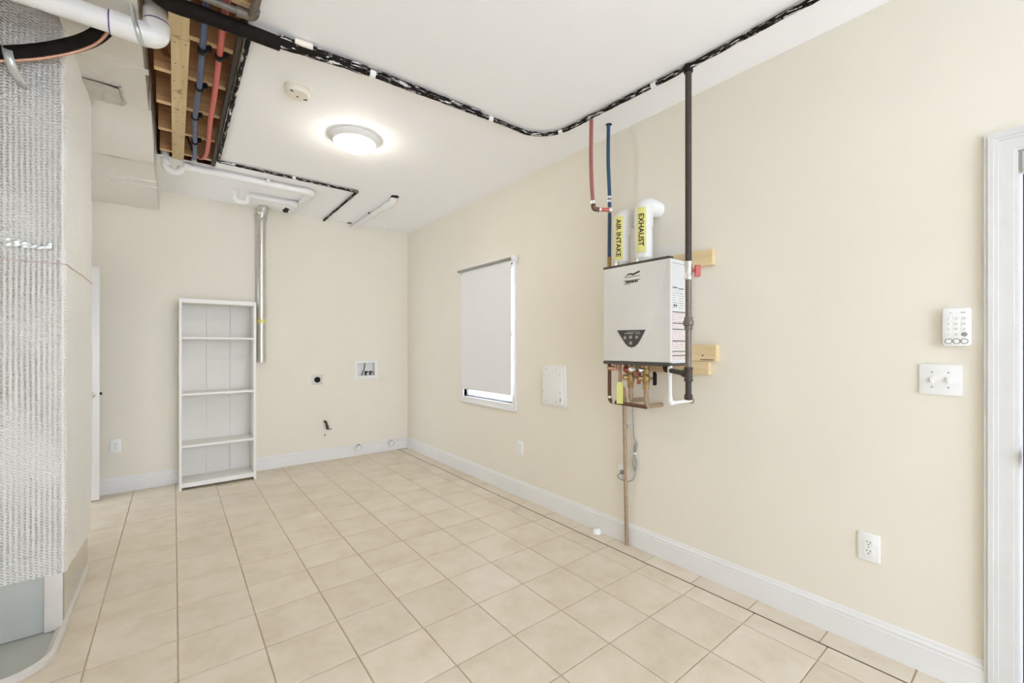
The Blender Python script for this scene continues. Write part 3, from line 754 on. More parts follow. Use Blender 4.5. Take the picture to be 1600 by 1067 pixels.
# thin black patches painting the dark of ragged holes round the pipes
def hole(poly): part('dark_hole_patch', G().prism(poly, lambda p, q, t: (p, q, t), H - .0012, H + .002), 'black', ceiling, 'black patch for the dark of a ragged ceiling hole')
hole([(-1.50, -.20), (-1.455, -.16), (-1.452, -.05), (-1.44, -.004), (-1.49, -.004), (-1.51, -.08)])
hole([(-.75, -1.27), (-.70, -1.30), (-.665, -1.26), (-.67, -1.18), (-.73, -1.17)])
hole([(-.79, -.05), (-.75, -.06), (-.745, -.004), (-.80, -.004)])
hole([(-.155, -3.49), (-.135, -3.505), (-.112, -3.492), (-.115, -3.462), (-.15, -3.465)])

# ================================================================== CEILING FIXTURES
def ceiling_lamp(x, y, label):
    t = thing('ceiling_lamp', label, 'ceiling light', (x, y, H), None)
    part('base_ring', G().lathe((x, y, H), (0, 0, -1), [(.150, 0), (.172, .001), (.174, .010), (.168, .020), (.158, .026), (.150, .036), (.143, .040), (.138, .034), (.135, .012)], 48), 'plastic', t)
    pr = [(.1385 * math.cos(a), .032 + .064 * math.sin(a)) for a in [k / 12 * PI / 2 for k in range(13)]]
    part('glass_dome', G().lathe((x, y, H), (0, 0, -1), pr, 48), 'dome', t, 'lit frosted glass dome')
    part('finial', G().lathe((x, y, H), (0, 0, -1), [(.010, .094), (.010, .100), (.005, .106), (.001, .108)], 16), 'steel', t)
ceiling_lamp(-1.425, -2.23, 'lit white dome lamp on the ceiling beyond the smoke alarm')
t = thing('smoke_alarm', 'round ivory smoke alarm on the ceiling near the lamp', 'smoke alarm', (-1.885, -2.63, H))
part('mount', G().lathe((-1.885, -2.63, H), (0, 0, -1), [(.070, 0), (.072, .004), (.072, .014), (.069, .016)], 40), 'ivory', t)
part('cover', G().lathe((-1.885, -2.63, H), (0, 0, -1), [(.064, .014), (.066, .018), (.066, .036), (.060, .045), (.03, .049), (.001, .050)], 40), 'ivory', t)
part('vent_slot', G().box(-1.93, -1.915, -2.675, -2.665, H - .049, H - .044), 'slot', t)
part('vent_slot', G().box(-1.85, -1.83, -2.625, -2.612, H - .049, H - .044), 'slot', t)
part('test_button', G().lathe((-1.885, -2.63, H), (0, 0, -1), [(.006, .049), (.006, .052), (.001, .053)], 12), 'slot', t)

# ================================================================== BACK WALL
bc = thing('bookcase', 'empty white bookcase with four openings standing against the back wall', 'bookcase', (-2.10, -.18, 0))
X0, X1, Yf, Yb, T_ = -2.412, -1.792, -.325, -.030, .020
part('side_panel', G().box(X0, X0 + T_, Yf, Yb, 0, 1.797), 'shelf', bc, None, .001)
part('side_panel', G().box(X1 - T_, X1, Yf, Yb, 0, 1.797), 'shelf', bc, None, .001)
part('top_panel', G().box(X0 + T_, X1 - T_, Yf, Yb, 1.758, 1.797), 'shelf', bc, None, .001)
for z in (1.435, .905, .418): part('shelf', G().box(X0 + T_, X1 - T_, Yf + .004, Yb - .004, z - .02, z), 'shelf', bc, None, .001)
part('bottom_shelf', G().box(X0 + T_, X1 - T_, Yf + .002, Yb - .004, .026, .066), 'shelf', bc, None, .001)
for i, (a, b) in enumerate(((X0 + T_, -2.192), (-2.1905, -1.992), (-1.9905, X1 - T_))):
    part('back_board', G().box(a, b, Yb - .004, Yb, .03, 1.758), 'shelfback', bc)

vd = thing('dryer_vent', 'bare metal dryer vent pipe hanging from the ceiling on the back wall', 'vent pipe', (-1.712, -.062, 1.176))
vx, vy = -1.712, -.062
for (za, zb, rr_) in ((1.186, 1.62, .0445), (1.60, 2.30, .0455), (2.28, 2.71, .0445)): part('pipe_section', G().cyl((vx, vy, za), (vx, vy, zb), rr_, 28), 'steel', vd)
g = G(); pr = []
for k in range(9): pr.append((.050 - .006 * (k % 2), k * .006))
part('crimped_end', G().lathe((vx, vy, 1.176), (0, 0, 1), [(.0465, 0), (.0475, .012), (.0455, .02), (.0455, .045)], 28), 'steel', vd)
elb = smooth_path([(vx, vy, 2.69), (vx, vy, 2.73), (vx + .006, vy - .008, 2.78), (vx + .020, vy - .018, 2.85)], 8)
part('gored_elbow', G().tube(elb, [.050 + (.006 if (k // 3) % 2 else 0) for k in range(len(elb))], 28), 'steel', vd, 'crimped elbow')
part('hose_sticker', G().tube([(vx, vy, 1.595), (vx, vy, 1.635)], .0463, 28), 'tape', vd, 'small yellow sticker')
t = thing('dryer_outlet', 'square steel dryer socket with a round black face on the back wall', 'outlet', (-1.132, 0, .957))
part('plate', G().box(-1.190, -1.074, -.006, 0, .899, 1.016), 'pale', t, None, .002)
part('socket_face', G().lathe((-1.132, -.006, .957), (0, -1, 0), [(.034, 0), (.034, .004), (.030, .006), (.001, .006)], 28), 'black', t)
t = thing('washer_box', 'recessed white washing machine supply box in the back wall', 'supply box', (-.555, 0, .94))
part('frame', G().box(-.700, -.668, -.006, 0, .944, 1.168).box(-.443, -.412, -.006, 0, .944, 1.168).box(-.668, -.443, -.006, 0, .944, .978).box(-.668, -.443, -.006, 0, 1.142, 1.168), 'plastic', t, None, .002)
part('recess', G().box(-.668, -.443, .082, .086, .978, 1.142).box(-.668, -.664, 0, .082, .978, 1.142).box(-.447, -.443, 0, .082, .978, 1.142).box(-.664, -.447, 0, .082, .978, .982).box(-.664, -.447, 0, .082, 1.138, 1.142), 'plastic', t)
for x in (-.545, -.487):
    v = part('valve', G().cyl((x, .045, .982), (x, .045, 1.03), .011, 12).lathe((x, .045, 1.025), (0, -1, 0), [(.012, -.01), (.012, .02), (.008, .03)], 12), 'irondark', t)
    part('handle', G().box(x - .020, x + .020, .008, .018, 1.018, 1.030), 'black', v, None, .002)
part('hose', G().tube(smooth_path([(-.603, .03, .984), (-.59, .03, 1.02), (-.57, .035, 1.06), (-.56, .04, 1.10), (-.556, .05, 1.138)], 8), .0055, 10), 'irondark', t, 'thin dark hose')
t = thing('gas_stub', 'small dark gas valve sticking out low on the back wall', 'valve', (-1.03, 0, .43))
part('elbow', G().tube(fillet([(-1.052, 0, .462), (-1.046, -.045, .462), (-1.034, -.05, .40)], .02, 6), .012, 12), 'irondark', t)
part('body', G().cyl((-1.032, -.05, .42), (-1.030, -.05, .375), .015, 12), 'irondark', t)
part('lever', G().box(-1.03, -.985, -.058, -.05, .368, .378), 'irondark', t, None, .001)
part('cap', G().cyl((-1.047, -.012, .300), (-1.047, 0, .300), .010, 10), 'brass', t)
for i, (x, z) in enumerate(((-.66, .098), (-.24, .096))):
    t = thing('pipe_collar', ('round white pipe collar on the baseboard below the gas valve side', 'round white pipe collar on the baseboard next to the room corner')[i], 'pipe collar', (x, -.012, z), 'pipe collars on the back baseboard')
    part('ring', G().lathe((x, -.010, z), (0, -1, 0), [(.052, 0), (.052, .012), (.048, .022), (.043, .022), (.042, .006), (.0415, 0)], 28), 'plastic', t)
    part('stub', G().lathe((x, -.010, z), (0, -1, 0), [(.028, 0), (.028, .020), (.024, .024), (.001, .024)], 20), 'pvcdull', t)
t = thing('blank_plate', 'beige painted plate on the back wall right of the washer box', 'wall plate', (-.328, 0, .958))
part('plate', G().box(-.363, -.293, -.005, 0, .900, 1.016), 'wall', t, None, .002)
part('screw', G().lathe((-.328, -.005, .985), (0, -1, 0), [(.004, 0), (.003, .001)], 8), 'screw', t)
part('screw', G().lathe((-.328, -.005, .931), (0, -1, 0), [(.004, 0), (.003, .001)], 8), 'screw', t)

# ================================================================== WALL PLATES ON THE RIGHT WALL
def make_outlet(y, z, label):
    t = thing('power_outlet', label, 'outlet', (0, y, z), 'white duplex outlets')
    part('plate', G().box(-.007, 0, y - .039, y + .039, z - .061, z + .061), 'plastic', t, None, .003)
    for dz in (-.0195, .0195):
        f = part('receptacle', G().prism([(.017 * math.cos(a), max(-.0135, min(.0135, .017 * math.sin(a)))) for a in [k / 20 * 2 * PI for k in range(20)]], lambda p, q, tt: (tt, y + p, z + dz + q), -.0095, -.007), 'plastic', t)
        part('slots', G().box(-.0100, -.0095, y - .0075, y - .0050, z + dz + .001, z + dz + .010).box(-.0100, -.0095, y + .0050, y + .0075, z + dz + .001, z + dz + .010)
             .lathe((-.0095, y, z + dz - .0065), (-1, 0, 0), [(.0028, 0), (.0028, .0005)], 10), 'slot', f)
    part('screw', G().lathe((-.007, y, z), (-1, 0, 0), [(.0035, 0), (.0025, .001)], 10), 'screw', t)
    return t
ow = make_outlet(-4.841, .449, 'white duplex outlet low on the right wall near the door casing')
copy_thing(ow, (-2.872, 0, .429), PI / 2, 'white duplex outlet low on the back wall left of the bookcase')
copy_thing(ow, (0, -2.377, .437), 0, 'pale duplex outlet below the window on the right wall')
ob = copy_thing(ow, (0, -3.50, .46), 0, 'outlet behind the discharge pipe holding the heater plug')

t = thing('light_switch', 'white double toggle switch plate beside the door', 'light switch', (0, -5.069, 1.212))
part('plate', G().box(-.007, 0, -5.132, -5.006, 1.150, 1.274), 'plastic', t, None, .0035)
for y in (-5.045, -5.093):
    part('toggle', G().prism([(-.006, 0), (-.006, .005), (.006, .004), (.006, 0)], lambda p, q, tt: (-.007 - q, tt, 1.212 + p * 2), y - .006, y + .006)
         .add([(-.007, y - .004, 1.206), (-.007, y + .004, 1.206), (-.007, y + .004, 1.218), (-.007, y - .004, 1.218), (-.019, y - .0035, 1.197), (-.019, y + .0035, 1.197), (-.019, y + .0035, 1.206), (-.019, y - .0035, 1.206)],
              [(0, 3, 2, 1), (4, 5, 6, 7), (0, 1, 5, 4), (1, 2, 6, 5), (2, 3, 7, 6), (3, 0, 4, 7)]), 'plastic', t)
    for z in (1.242, 1.182): part('screw', G().lathe((-.007, y, z), (-1, 0, 0), [(.0035, 0), (.0025, .0012)], 10), 'screw', t)
t = thing('alarm_keypad', 'white alarm keypad with rounded corners above the light switch', 'keypad', (0, -5.117, 1.424))
part('body', G().prism(rrect(-5.157, -5.077, 1.349, 1.499, .012, 6), lambda p, q, tt: (tt, p, q), -.021, 0), 'plastic', t, None, .003)
for i, z in enumerate((1.458, 1.437, 1.416, 1.395)):
    for j, y in enumerate((-5.095, -5.117, -5.139)):
        if i == 3 and j == 2: continue
        kb = part('key', G().prism(rrect(y - .0085, y + .0085, z - .007, z + .007, .005, 4), lambda p, q, tt: (tt, p, q), -.0225, -.021), 'plastic', t, None, .0005)
        tx = ('123', '456', '789', '*0')[i][j]
        part('digit', text_geom(tx, .008, lambda x, yy, d, y=y, z=z: (-.0226 - d * .4, y - x, z - .003 + yy)), 'greyink', kb)
part('round_key', G().lathe((-.021, -5.139, 1.395), (-1, 0, 0), [(.0085, 0), (.0085, .0015), (.007, .002)], 20), 'greyink', t, 'grey round key')
for y in (-5.095, -5.117, -5.139):
    part('ring_button', G().lathe((-.021, y, 1.368), (-1, 0, 0), [(.0105, 0), (.0105, .0015), (.0085, .0015), (.0085, .0005), (.001, .0005)], 24), 'slot', t, 'button with a dark ring')
    part('ring_face', G().lathe((-.021, y, 1.368), (-1, 0, 0), [(.0084, 0), (.0084, .0018), (.001, .002)], 24), 'plastic', t)
part('indicator', G().box(-.0215, -.021, -5.105, -5.096, 1.479, 1.481), 'greyink', t)
part('indicator', G().box(-.0215, -.021, -5.142, -5.128, 1.479, 1.482), 'greyink', t)

t = thing('access_panel', 'white screwed-on access box on the right wall between window and heater', 'access panel', (0, -2.82, 1.025))
part('wall_frame', G().box(-.012, 0, -2.955, -2.690, .862, 1.190), 'plastic', t, None, .003)
part('cover', G().box(-.030, -.012, -2.925, -2.705, .880, 1.180), 'plastic', t, None, .003)
for (y, z) in ((-2.745, 1.160), (-2.865, 1.160), (-2.718, 1.118), (-2.908, 1.118), (-2.718, .975), (-2.908, .975), (-2.745, .900), (-2.865, .900)):
    part('screw', G().lathe((-.030, y, z), (-1, 0, 0), [(.005, 0), (.004, .0015), (.001, .0018)], 10), 'screw', t)
part('latch', G().box(-.034, -.030, -2.920, -2.908, .905, .935), 'screw', t, None, .001)

# roller blind over the window
t = thing('roller_blind', 'pale roller blind drawn almost to the sill of the window', 'blind', (-.045, -1.85, 2.14))
part('roller', G().cyl((-.046, -2.335, 2.146), (-.046, -1.372, 2.146), .013, 16), 'cord', t)
part('fabric', G().box(-.0345, -.033, -2.285, -1.418, .905, 2.146), 'fabric', t)
part('bottom_rail', G().box(-.0365, -.031, -2.285, -1.418, .897, .915), 'fabric', t, None, .002)
part('bracket', G().box(-.062, -.012, -2.352, -2.335, 2.118, 2.166), 'plastic', t, None, .002)
part('bracket', G().box(-.062, -.012, -1.372, -1.362, 2.126, 2.164), 'plastic', t, None, .002)
part('clutch', G().lathe((-.046, -2.335, 2.146), (0, 1, 0), [(.020, 0), (.020, .018), (.014, .022)], 16), 'plastic', t)

# ================================================================== WATER HEATER AND ITS PIPES
HY0, HY1, HZ0, HZ1, HXF, HXB = -4.000, -3.517, 1.254, 1.852, -.230, -.040
for i, (y0, y1, z0, z1, lab) in enumerate(((-4.145, -3.60, 1.815, 1.905, 'pine board on the wall behind the top of the heater'),
                                           (-4.168, -3.60, 1.262, 1.357, 'thicker pine board on the wall behind the bottom of the heater'),
                                           (-4.124, -3.62, 1.184, 1.260, 'lowest pine board, on the wall beneath the heater'))):
    b = single('mounting_board', G().box(-.038 if i != 1 else -.039, 0, y0, y1, z0, z1), 'pine', lab, 'wooden board', (0, (y0 + y1) / 2, z0), 'pine boards behind the heater', .0015)
    if i == 1:
        part('screw', G().lathe((-.039, -4.09, 1.295), (-1, 0, 0), [(.005, 0), (.003, .001)], 10), 'irondark', b)
        part('split', G().box(-.0396, -.0386, -4.155, -4.075, 1.268, 1.273), 'darkcopper', b, 'dark split along the lower edge')
single('wall_notice', G().box(-.0016, 0, -3.985, -3.66, 1.88, 1.985), 'paper', 'pale sheet on the wall above the heater', 'paper', (0, -3.83, 1.93))
wh = thing('water_heater', 'white wall-mounted tankless water heater with a dark shield-shaped control panel', 'water heater', (-.13, -3.76, 1.25))
part('case', G().box(-.206, HXB, HY0 + .003, HY1 - .003, HZ0 - .004, HZ1), 'heatside', wh, None, .004)
fc = part('front_cover', G().box(HXF, -.204, HY0, HY1, HZ0, HZ1), 'heater', wh, None, .006)
part('top_trim', G().box(HXF - .003, -.19, HY0 + .004, HY1, HZ1 - .001, HZ1 + .013), 'dark', wh, 'dark strip along the top edge', .002)
part('bottom_trim', G().box(HXF - .002, -.06, HY0 + .006, HY1, HZ0 - .021, HZ0 - .001), 'dark', wh, 'dark strip along the bottom edge', .002)
# raised shield outline on the cover
shield = [(-3.545, 1.80), (-3.972, 1.80)] + [(-3.7355 - .104 * math.cos(a) * 1.0 - .0, 1.45 - .135 * math.sin(a)) for a in [k / 14 * PI for k in range(15)]]
shield = [(-3.545, 1.815), (-3.972, 1.815), (-3.86, 1.45), (-3.83, 1.385), (-3.79, 1.335), (-3.74, 1.318), (-3.69, 1.335), (-3.65, 1.385), (-3.615, 1.45)]
part('embossed_shield', G().prism(shield, lambda p, q, tt: (tt, p, q), HXF - .0018, HXF + .002), 'heater', fc, None, .001)
cpn = [(-3.632, 1.449), (-3.839, 1.447), (-3.825, 1.423), (-3.806, 1.392), (-3.785, 1.363), (-3.765, 1.347), (-3.740, 1.340), (-3.716, 1.347), (-3.695, 1.364), (-3.672, 1.394), (-3.650, 1.424)]
cp = part('control_panel', G().prism(cpn, lambda p, q, tt: (tt, p, q), HXF - .007, HXF - .001), 'panel', wh, 'charcoal shield-shaped control panel', .0012)
for (y, z, r) in ((-3.693, 1.402, .011), (-3.736, 1.404, .012), (-3.780, 1.404, .010), (-3.737, 1.368, .012)):
    part('button', G().lathe((HXF - .007, y, z), (-1, 0, 0), [(r, 0), (r, .0012), (r - .003, .0012), (r - .003, .0004), (.001, .0004)], 20), 'greyink', cp, 'round outlined button')
    part('button_mark', G().prism([(-.004, -.003), (.004, -.003), (0, .004)], lambda p, q, tt, y=y, z=z: (tt, y + p, z + q), HXF - .0082, HXF - .007), 'paper', cp)
part('display_print', G().box(HXF - .0076, HXF - .007, -3.80, -3.71, 1.434, 1.438).box(HXF - .0076, HXF - .007, -3.755, -3.69, 1.424, 1.432).box(HXF - .0076, HXF - .007, -3.805, -3.772, 1.423, 1.429), 'greyink', cp, 'grey lettering above the buttons')
# emblem: a wave stroke, a thin rule, and a row of black lettering between two rules
e = HXF - .0019
mk = lambda poly: G().prism(poly, lambda p, q, tt: (tt, p, q), e - .0012, e)
em = part('emblem', mk([(-3.690, 1.783), (-3.715, 1.790), (-3.735, 1.790), (-3.748, 1.783), (-3.770, 1.790), (-3.797, 1.797), (-3.799, 1.808), (-3.770, 1.801), (-3.752, 1.794), (-3.737, 1.799), (-3.715, 1.798)]), 'ink', wh, 'black wave emblem with a row of lettering below')
part('rule', G().box(e - .0012, e, -3.798, -3.688, 1.7755, 1.7785).box(e - .0012, e, -3.802, -3.680, 1.753, 1.7565).box(e - .0012, e, -3.73, -3.680, 1.7335, 1.736), 'ink', em)
lt = G(); yy = -3.696
for wd in (.008, .006, .010, .004, .011, .008, .010, .006):
    lt.box(e - .0012, e, yy - wd, yy, 1.7395, 1.752); yy -= wd + .0035
part('lettering', lt, 'ink', em)
# printed sheets on the side
for (x0, x1, z0, z1, mt) in ((-.200, -.150, 1.560, 1.690, 'print'), (-.140, -.085, 1.560, 1.685, 'print'), (-.203, -.06, 1.486, 1.548, 'warn'), (-.203, -.06, 1.455, 1.483, 'warn'), (-.203, -.06, 1.383, 1.448, 'warn'), (-.203, -.06, 1.325, 1.380, 'warn'), (-.203, -.06, 1.300, 1.320, 'warn'), (-.203, -.06, 1.270, 1.296, 'warn')):
    s = part('side_label', G().box(x0, x1, HY0 + .0016, HY0 + .004, z0, z1), mt, wh, 'printed label')
    part('heading_bar', G().box(x0, x1 if mt == 'warn' else x1, HY0 + .0008, HY0 + .0018, z1 - .004, z1 + .001), 'dark', s)
part('bar_mark', G().box(-.19, -.178, HY0 + .0005, HY0 + .002, 1.578, 1.590).box(-.168, -.160, HY0 + .0005, HY0 + .002, 1.576, 1.590), 'ink', wh)
part('side_seam', G().box(-.206, HXB, HY0 + .0022, HY0 + .004, 1.828, 1.831), 'greyink', wh)

# vent pipes with yellow lettered tape
camdir = lambda x, y: (Vector((-2.449, -5.368, 0)) - Vector((x, y, 0))).normalized()
def vent(name, label, cat_lab, x, y, ze, words, tz0, tz1, rot):
    R = .0530
    t = thing(name, label, 'vent pipe', (x, y, HZ1))
    part('collar', G().lathe((x, y, HZ1), (0, 0, 1), [(.058, 0), (.058, .035), (.0545, .04), (.0545, .045)], 32), 'galv', t, 'metal collar')
    part('pipe', G().cyl((x, y, HZ1 + .035), (x, y, ze - .10), R, 32), 'pvc', t)
    part('elbow', G().tube([(x, y, ze - .135)] + fillet([(x, y, ze - .12), (x, y, ze), (x + .10, y, ze)], .075, 12) + [(x + .105, y, ze)], R + .0035, 32), 'pvc', t)
    part('wall_stub', G().cyl((x + .10, y, ze), (0, y, ze), R, 32), 'pvc', t)
    d = camdir(x, y); a0 = math.atan2(d.y, d.x) + rot; RT = R + .0050
    half = .030 / RT
    g = G(); vs_, fs_ = [], []; nn = 14
    for zi in (tz0, tz1):
        for k in range(nn + 1):
            a = a0 - half + 2 * half * k / nn
            vs_.append((x + RT * math.cos(a), y + RT * math.sin(a), zi))
    for k in range(nn): fs_.append((k, k + 1, nn + 2 + k, nn + 1 + k))
    tp = part('label_tape', g.add(vs_, fs_), 'tape', t, 'yellow tape')
    def place(px, py, dd):
        a = a0 + (py - .0155) / RT; r_ = RT + dd
        return (x + r_ * math.cos(a), y + r_ * math.sin(a), (tz0 + tz1) / 2 + .0 - px)
    part('lettering', text_geom(words, .046, place), 'ink', tp, 'black capital letters')
vent('air_intake_pipe', 'white pipe lettered AIR INTAKE on top of the heater', '', -.145, -3.600, 2.200, 'AIR INTAKE', 1.905, 2.185, -.40)
vent('exhaust_pipe', 'white pipe lettered EXHAUST on top of the heater', '', -.145, -3.765, 2.225, 'EXHAUST', 1.925, 2.200, -.25)

# red and blue pipes dropping from the ceiling to the heater
t = thing('red_supply_pipe', 'dull red pipe dropping from the black loop and turning towards the heater', 'pipe', (-.305, -3.50, 2.25))
part('drop', G().tube(smooth_path([(-.318, -3.49, 2.82), (-.322, -3.49, 2.6), (-.314, -3.49, 2.4), (-.300, -3.49, 2.27)], 8), .0125, 14), 'redpexd', t)
part('elbow', G().tube(fillet([(-.30, -3.49, 2.285), (-.298, -3.49, 2.243), (-.255, -3.51, 2.243)], .018, 6), .0150, 14), 'darkcopper', t, 'dark elbow')
part('crimp_ring', G().cyl((-.301, -3.49, 2.275), (-.301, -3.49, 2.295), .0165, 14), 'ring', t)
part('branch', G().cyl((-.265, -3.507, 2.243), (-.20, -3.545, 2.243), .0125, 14), 'redpex', t)
part('crimp_ring', G().cyl((-.264, -3.5075, 2.243), (-.254, -3.513, 2.243), .0165, 14), 'ring', t)
part('end_fitting', G().cyl((-.206, -3.542, 2.243), (-.192, -3.550, 2.243), .0165, 14), 'ring', t)
t = thing('blue_supply_pipe', 'deep blue pipe dropping from the ceiling to the left of the heater', 'pipe', (-.135, -3.48, 1.88))
part('drop', G().tube(smooth_path([(-.132, -3.478, 2.85), (-.134, -3.478, 2.6), (-.128, -3.484, 2.35), (-.134, -3.488, 2.1), (-.138, -3.490, 1.95)], 8), .0125, 14), 'bluepexd', t)
for z in (2.33, 2.355, 1.955): part('crimp_ring', G().cyl((-.131, -3.4845, z - .008), (-.131, -3.4845, z + .008), .0165, 14), 'ring', t)
part('coupling', G().cyl((-.138, -3.490, 1.88), (-.138, -3.490, 1.95), .0140, 14), 'brass', t)
part('lower_pipe', G().tube(fillet([(-.138, -3.490, 1.89), (-.138, -3.492, .975), (-.150, -3.79, .972)], .03, 8), .0125, 14), 'darkcopper', t, 'brown copper pipe')
for a, b in (((-.138, -3.492, 1.015), (-.138, -3.492, 1.00)), ((-.1395, -3.53, .975), (-.140, -3.545, .9745))): part('solder_ring', G().cyl(a, b, .0165, 14), 'ring', t)

def valve_run(name, label, x, y, zt, zelb, handle, hmat, ywall):
    t = thing(name, label, 'valve', (x, y, zelb))
    part('tail_pipe', G().tube(fillet([(x, y, zt - .10), (x, y, zelb), (0, ywall, zelb)], .02, 6), .0135, 14), 'oldcopper', t)
    part('lower_union', G().cyl((x, y, zt - .155), (x, y, zt - .115), .019, 8), 'brass', t)
    part('body', G().lathe((x, y, zt - .12), (0, 0, 1), [(.017, 0), (.024, .012), (.026, .035), (.021, .05), (.017, .06), (.022, .065), (.022, .09), (.016, .095), (.016, .12)], 16), 'brass', t)
    part('relief_port', G().lathe((x, y, zt - .085), (-.8, .6, 0), [(.014, .01), (.014, .035), (.018, .036), (.018, .048), (.012, .05)], 14), 'brass', t)
    part('upper_port', G().lathe((x, y, zt - .035), (-.8, .6, 0), [(.012, .0), (.012, .032), (.017, .033), (.017, .045), (.010, .047)], 14), hmat if hmat == 'red' else 'ring', t)
    h = part('stem', G().cyl((x, y, zt - .085), (x + .005, y - .062, zt - .085), .008, 10), 'brass', t)
    part('handle', G().prism([(-.04, -.006), (-.03, -.010), (.03, -.010), (.042, -.004), (.042, .006), (-.04, .006)], lambda p, q, tt: (x + tt, y - .060 + q, zt - .085 + p), -.009, .011), hmat, t, 'red lever' if hmat == 'red' else 'black lever', .002)
    return t
valve_run('cold_valve', 'brass valve with a red lever under the heater, nearer the yellow tag', -.145, -3.668, 1.235, 1.000, 0, 'red', -3.690)
valve_run('hot_valve', 'brass valve with a black lever under the middle of the heater', -.145, -3.782, 1.235, .975, 0, 'black', -3.800)
t = thing('relief_pipe', 'long brown discharge pipe dropping from the heater to the floor', 'pipe', (-.03, -3.55, 0))
part('pipe', G().cyl((-.036, -3.556, .004), (-.036, -3.534, 1.0), .0130, 14), 'oldcopper', t)
part('upper_pipe', G().tube(fillet([(-.036, -3.534, .985), (-.036, -3.533, 1.06), (-.12, -3.565, 1.09), (-.12, -3.565, 1.235)], .03, 6), .0115, 14), 'copper', t, 'bright copper upper section')
part('coupling', G().cyl((-.036, -3.535, .955), (-.036, -3.534, 1.0), .0155, 14), 'oldcopper', t)
part('wall_clip', G().box(-.0235, 0, -3.556, -3.530, .79, .815), 'galv', t)
t = thing('yellow_tag', 'yellow card tag hanging from the pipes under the heater', 'tag', (-.175, -3.60, 1.06))
part('card', G().prism([(-.020, .975), (.020, .975), (.020, 1.10), (.010, 1.118), (-.010, 1.118), (-.020, 1.10)], lambda p, q, tt: (-.170 + p * .62 + tt, -3.602 - p * .79, q), -.0006, .0006), 'tag', t)
part('tie', G().tube(smooth_path([(-.170, -3.602, 1.110), (-.168, -3.612, 1.135), (-.16, -3.628, 1.150), (-.15, -3.64, 1.152)], 6), .0015, 6), 'cord', t)
# copper fittings right under the case
for i, (y, x, lab) in enumerate(((-3.555, -.155, 'small copper drain tap under the left end of the heater'), (-3.71, -.165, 'white plastic flow plug under the heater between the two valves'))):
    t = thing('drain_tap', lab, 'tap', (x, y, 1.20))
    part('stem', G().cyl((x, y, 1.235), (x, y, 1.19), .013, 12), 'copper' if i == 0 else 'brass', t)
    part('cap', G().lathe((x, y, 1.205), (-.8, .6, 0) if i == 0 else (-1, 0, 0), [(.014, 0), (.016, .03), (.012, .045), (.004, .06)], 12), 'copper' if i == 0 else 'pvc', t)
single('flex_connector', G().tube(smooth_path([(-.10, -3.60, 1.236), (-.13, -3.62, 1.19), (-.14, -3.65, 1.17), (-.12, -3.70, 1.185), (-.10, -3.73, 1.236)], 8), .011, 10), 'copper', 'bent copper connector looped behind the valves', 'pipe', (-.12, -3.66, 1.2))

# gas pipe
gx, gy = -.300, -4.150
t = thing('gas_drop', 'vertical dark gas pipe in front of the heater side, hanging from the black loop', 'pipe', (gx, gy, 1.06))
part('upper_pipe', G().cyl((gx, gy, 1.80), (gx, gy, 2.83), .0165, 18), 'irondark', t)
part('tee_top', G().lathe((gx, gy, 2.80), (0, 0, 1), [(.020, 0), (.023, .004), (.023, .04)], 16), 'black', t)
v = part('shutoff_valve', G().lathe((gx, gy, 1.70), (0, 0, 1), [(.017, 0), (.021, .004), (.021, .022), (.018, .026), (.018, .07), (.021, .074), (.021, .096), (.017, .10)], 16), 'ring', t, 'pale shut-off valve')
part('valve_handle', G().cyl((gx, gy, 1.752), (gx + .030, gy - .030, 1.752), .007, 10).prism([(-.035, -.006), (.020, -.010), (.028, 0), (.020, .010), (-.035, .009)], lambda p, q, tt: (gx + .030 + q + tt, gy - .034 + q - tt, 1.752 + p), -.009, .010), 'red', v, 'red lever')
part('middle_pipe', G().cyl((gx, gy, 1.22), (gx, gy, 1.705), .0158, 18), 'iron', t)
part('union', G().lathe((gx, gy, 1.435), (0, 0, 1), [(.017, 0), (.020, .004), (.020, .022), (.026, .026), (.027, .046), (.022, .052), (.021, .068), (.017, .07)], 16), 'iron', t)
part('tee', G().lathe((gx, gy, 1.160), (0, 0, 1), [(.018, 0), (.0225, .003), (.0225, .012), (.020, .016), (.020, .062), (.0225, .066), (.0225, .076), (.018, .078)], 16), 'irondark', t)
ta = Vector((gx, gy, 1.20)); tb = Vector((-.185, -3.945, 1.212)); dv = (tb - ta).normalized()
part('tee_arm', G().lathe(ta, dv, [(.022, .0), (.022, .040), (.016, .060), (.0145, .065), (.0145, (tb - ta).length)], 16), 'irondark', t)
part('arm_elbow', G().tube(fillet([tb - dv * .02, tb, tb + Vector((.01, .01, .03))], .01, 4), .0165, 14), 'irondark', t)
part('drip_leg', G().cyl((gx, gy, 1.075), (gx, gy, 1.17), .0158, 18), 'irondark', t)
part('end_cap', G().lathe((gx, gy, 1.062), (0, 0, 1), [(.012, 0), (.019, .003), (.021, .008), (.021, .028), (.017, .031)], 16), 'irondark', t)
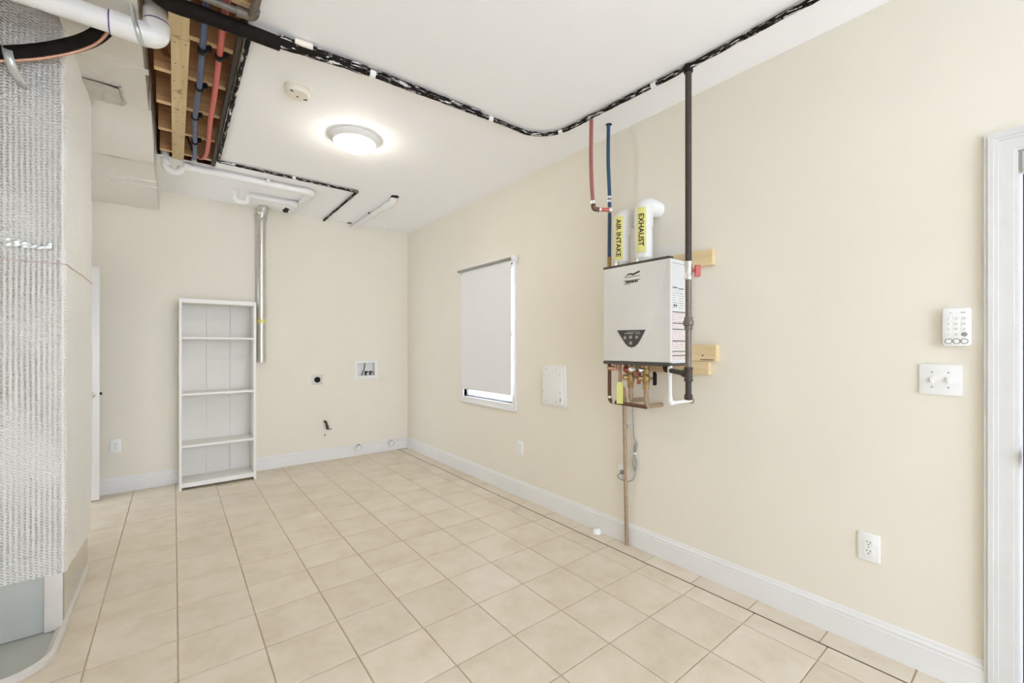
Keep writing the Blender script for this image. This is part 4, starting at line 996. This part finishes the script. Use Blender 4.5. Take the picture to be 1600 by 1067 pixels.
# condensate pipe
t = thing('condensate_pipe', 'slim white condensate pipe bending from the heater into the wall', 'pipe', (-.21, -3.985, 1.02))
part('pipe', G().cyl((-.212, -3.988, 1.05), (-.212, -3.988, 1.235), .0105, 16), 'pvc', t)
part('coupling', G().cyl((-.212, -3.988, 1.185), (-.212, -3.988, 1.236), .0140, 16), 'pvc', t)
part('elbow', G().tube(fillet([(-.212, -3.988, 1.058), (-.212, -3.988, 1.022), (-.176, -3.990, 1.022)], .016, 6), .0140, 16), 'pvc', t)
part('wall_run', G().cyl((-.18, -3.990, 1.022), (0, -4.000, 1.022), .0105, 16), 'pvc', t)
part('wall_ring', G().lathe((0, -4.000, 1.022), (-1, 0, 0), [(.019, 0), (.019, .003), (.012, .005)], 20), 'oldcopper', t, 'brown collar at the wall')
# power cord
cpts = [(-.05, -3.575, 1.235), (-.03, -3.585, 1.05), (-.016, -3.588, .92), (-.014, -3.594, .80), (-.014, -3.600, .735), (-.014, -3.614, .715), (-.014, -3.624, .690), (-.014, -3.612, .645), (-.014, -3.597, .615), (-.014, -3.590, .560), (-.014, -3.602, .515), (-.014, -3.616, .525), (-.014, -3.620, .570), (-.014, -3.606, .610), (-.014, -3.598, .660), (-.014, -3.610, .700), (-.014, -3.606, .640), (-.016, -3.612, .560), (-.018, -3.612, .500), (-.020, -3.596, .452), (-.024, -3.555, .430), (-.024, -3.50, .428), (-.028, -3.476, .440), (-.03, -3.478, .458), (-.028, -3.494, .470)]
t = part('power_cord', G().tube(smooth_path(cpts, 6), .0034, 8), 'cord', wh, 'grey power cord bundled in a loop')
part('plug', G().lathe((-.0098, -3.50, .4795), (-1, 0, 0), [(.015, 0), (.015, .014), (.010, .020), (.005, .026)], 14), 'cord', t)
part('cord_tie', G().cyl((-.014, -3.606, .622), (-.014, -3.605, .632), .010, 10), 'plastic', t)
# small white cap on the floor
t = thing('floor_bumper', 'small white plastic cap on the floor against the right baseboard', 'cap', (-.047, -3.302, 0))
part('body', G().lathe((-.047, -3.302, 0), (0, 0, 1), [(.030, 0), (.031, .006), (.027, .026), (.022, .030), (.001, .031)], 24), 'plastic', t)
part('lip', G().lathe((-.047, -3.302, 0), (0, 0, 1), [(.033, 0), (.033, .004), (.030, .006)], 24), 'plastic', t)
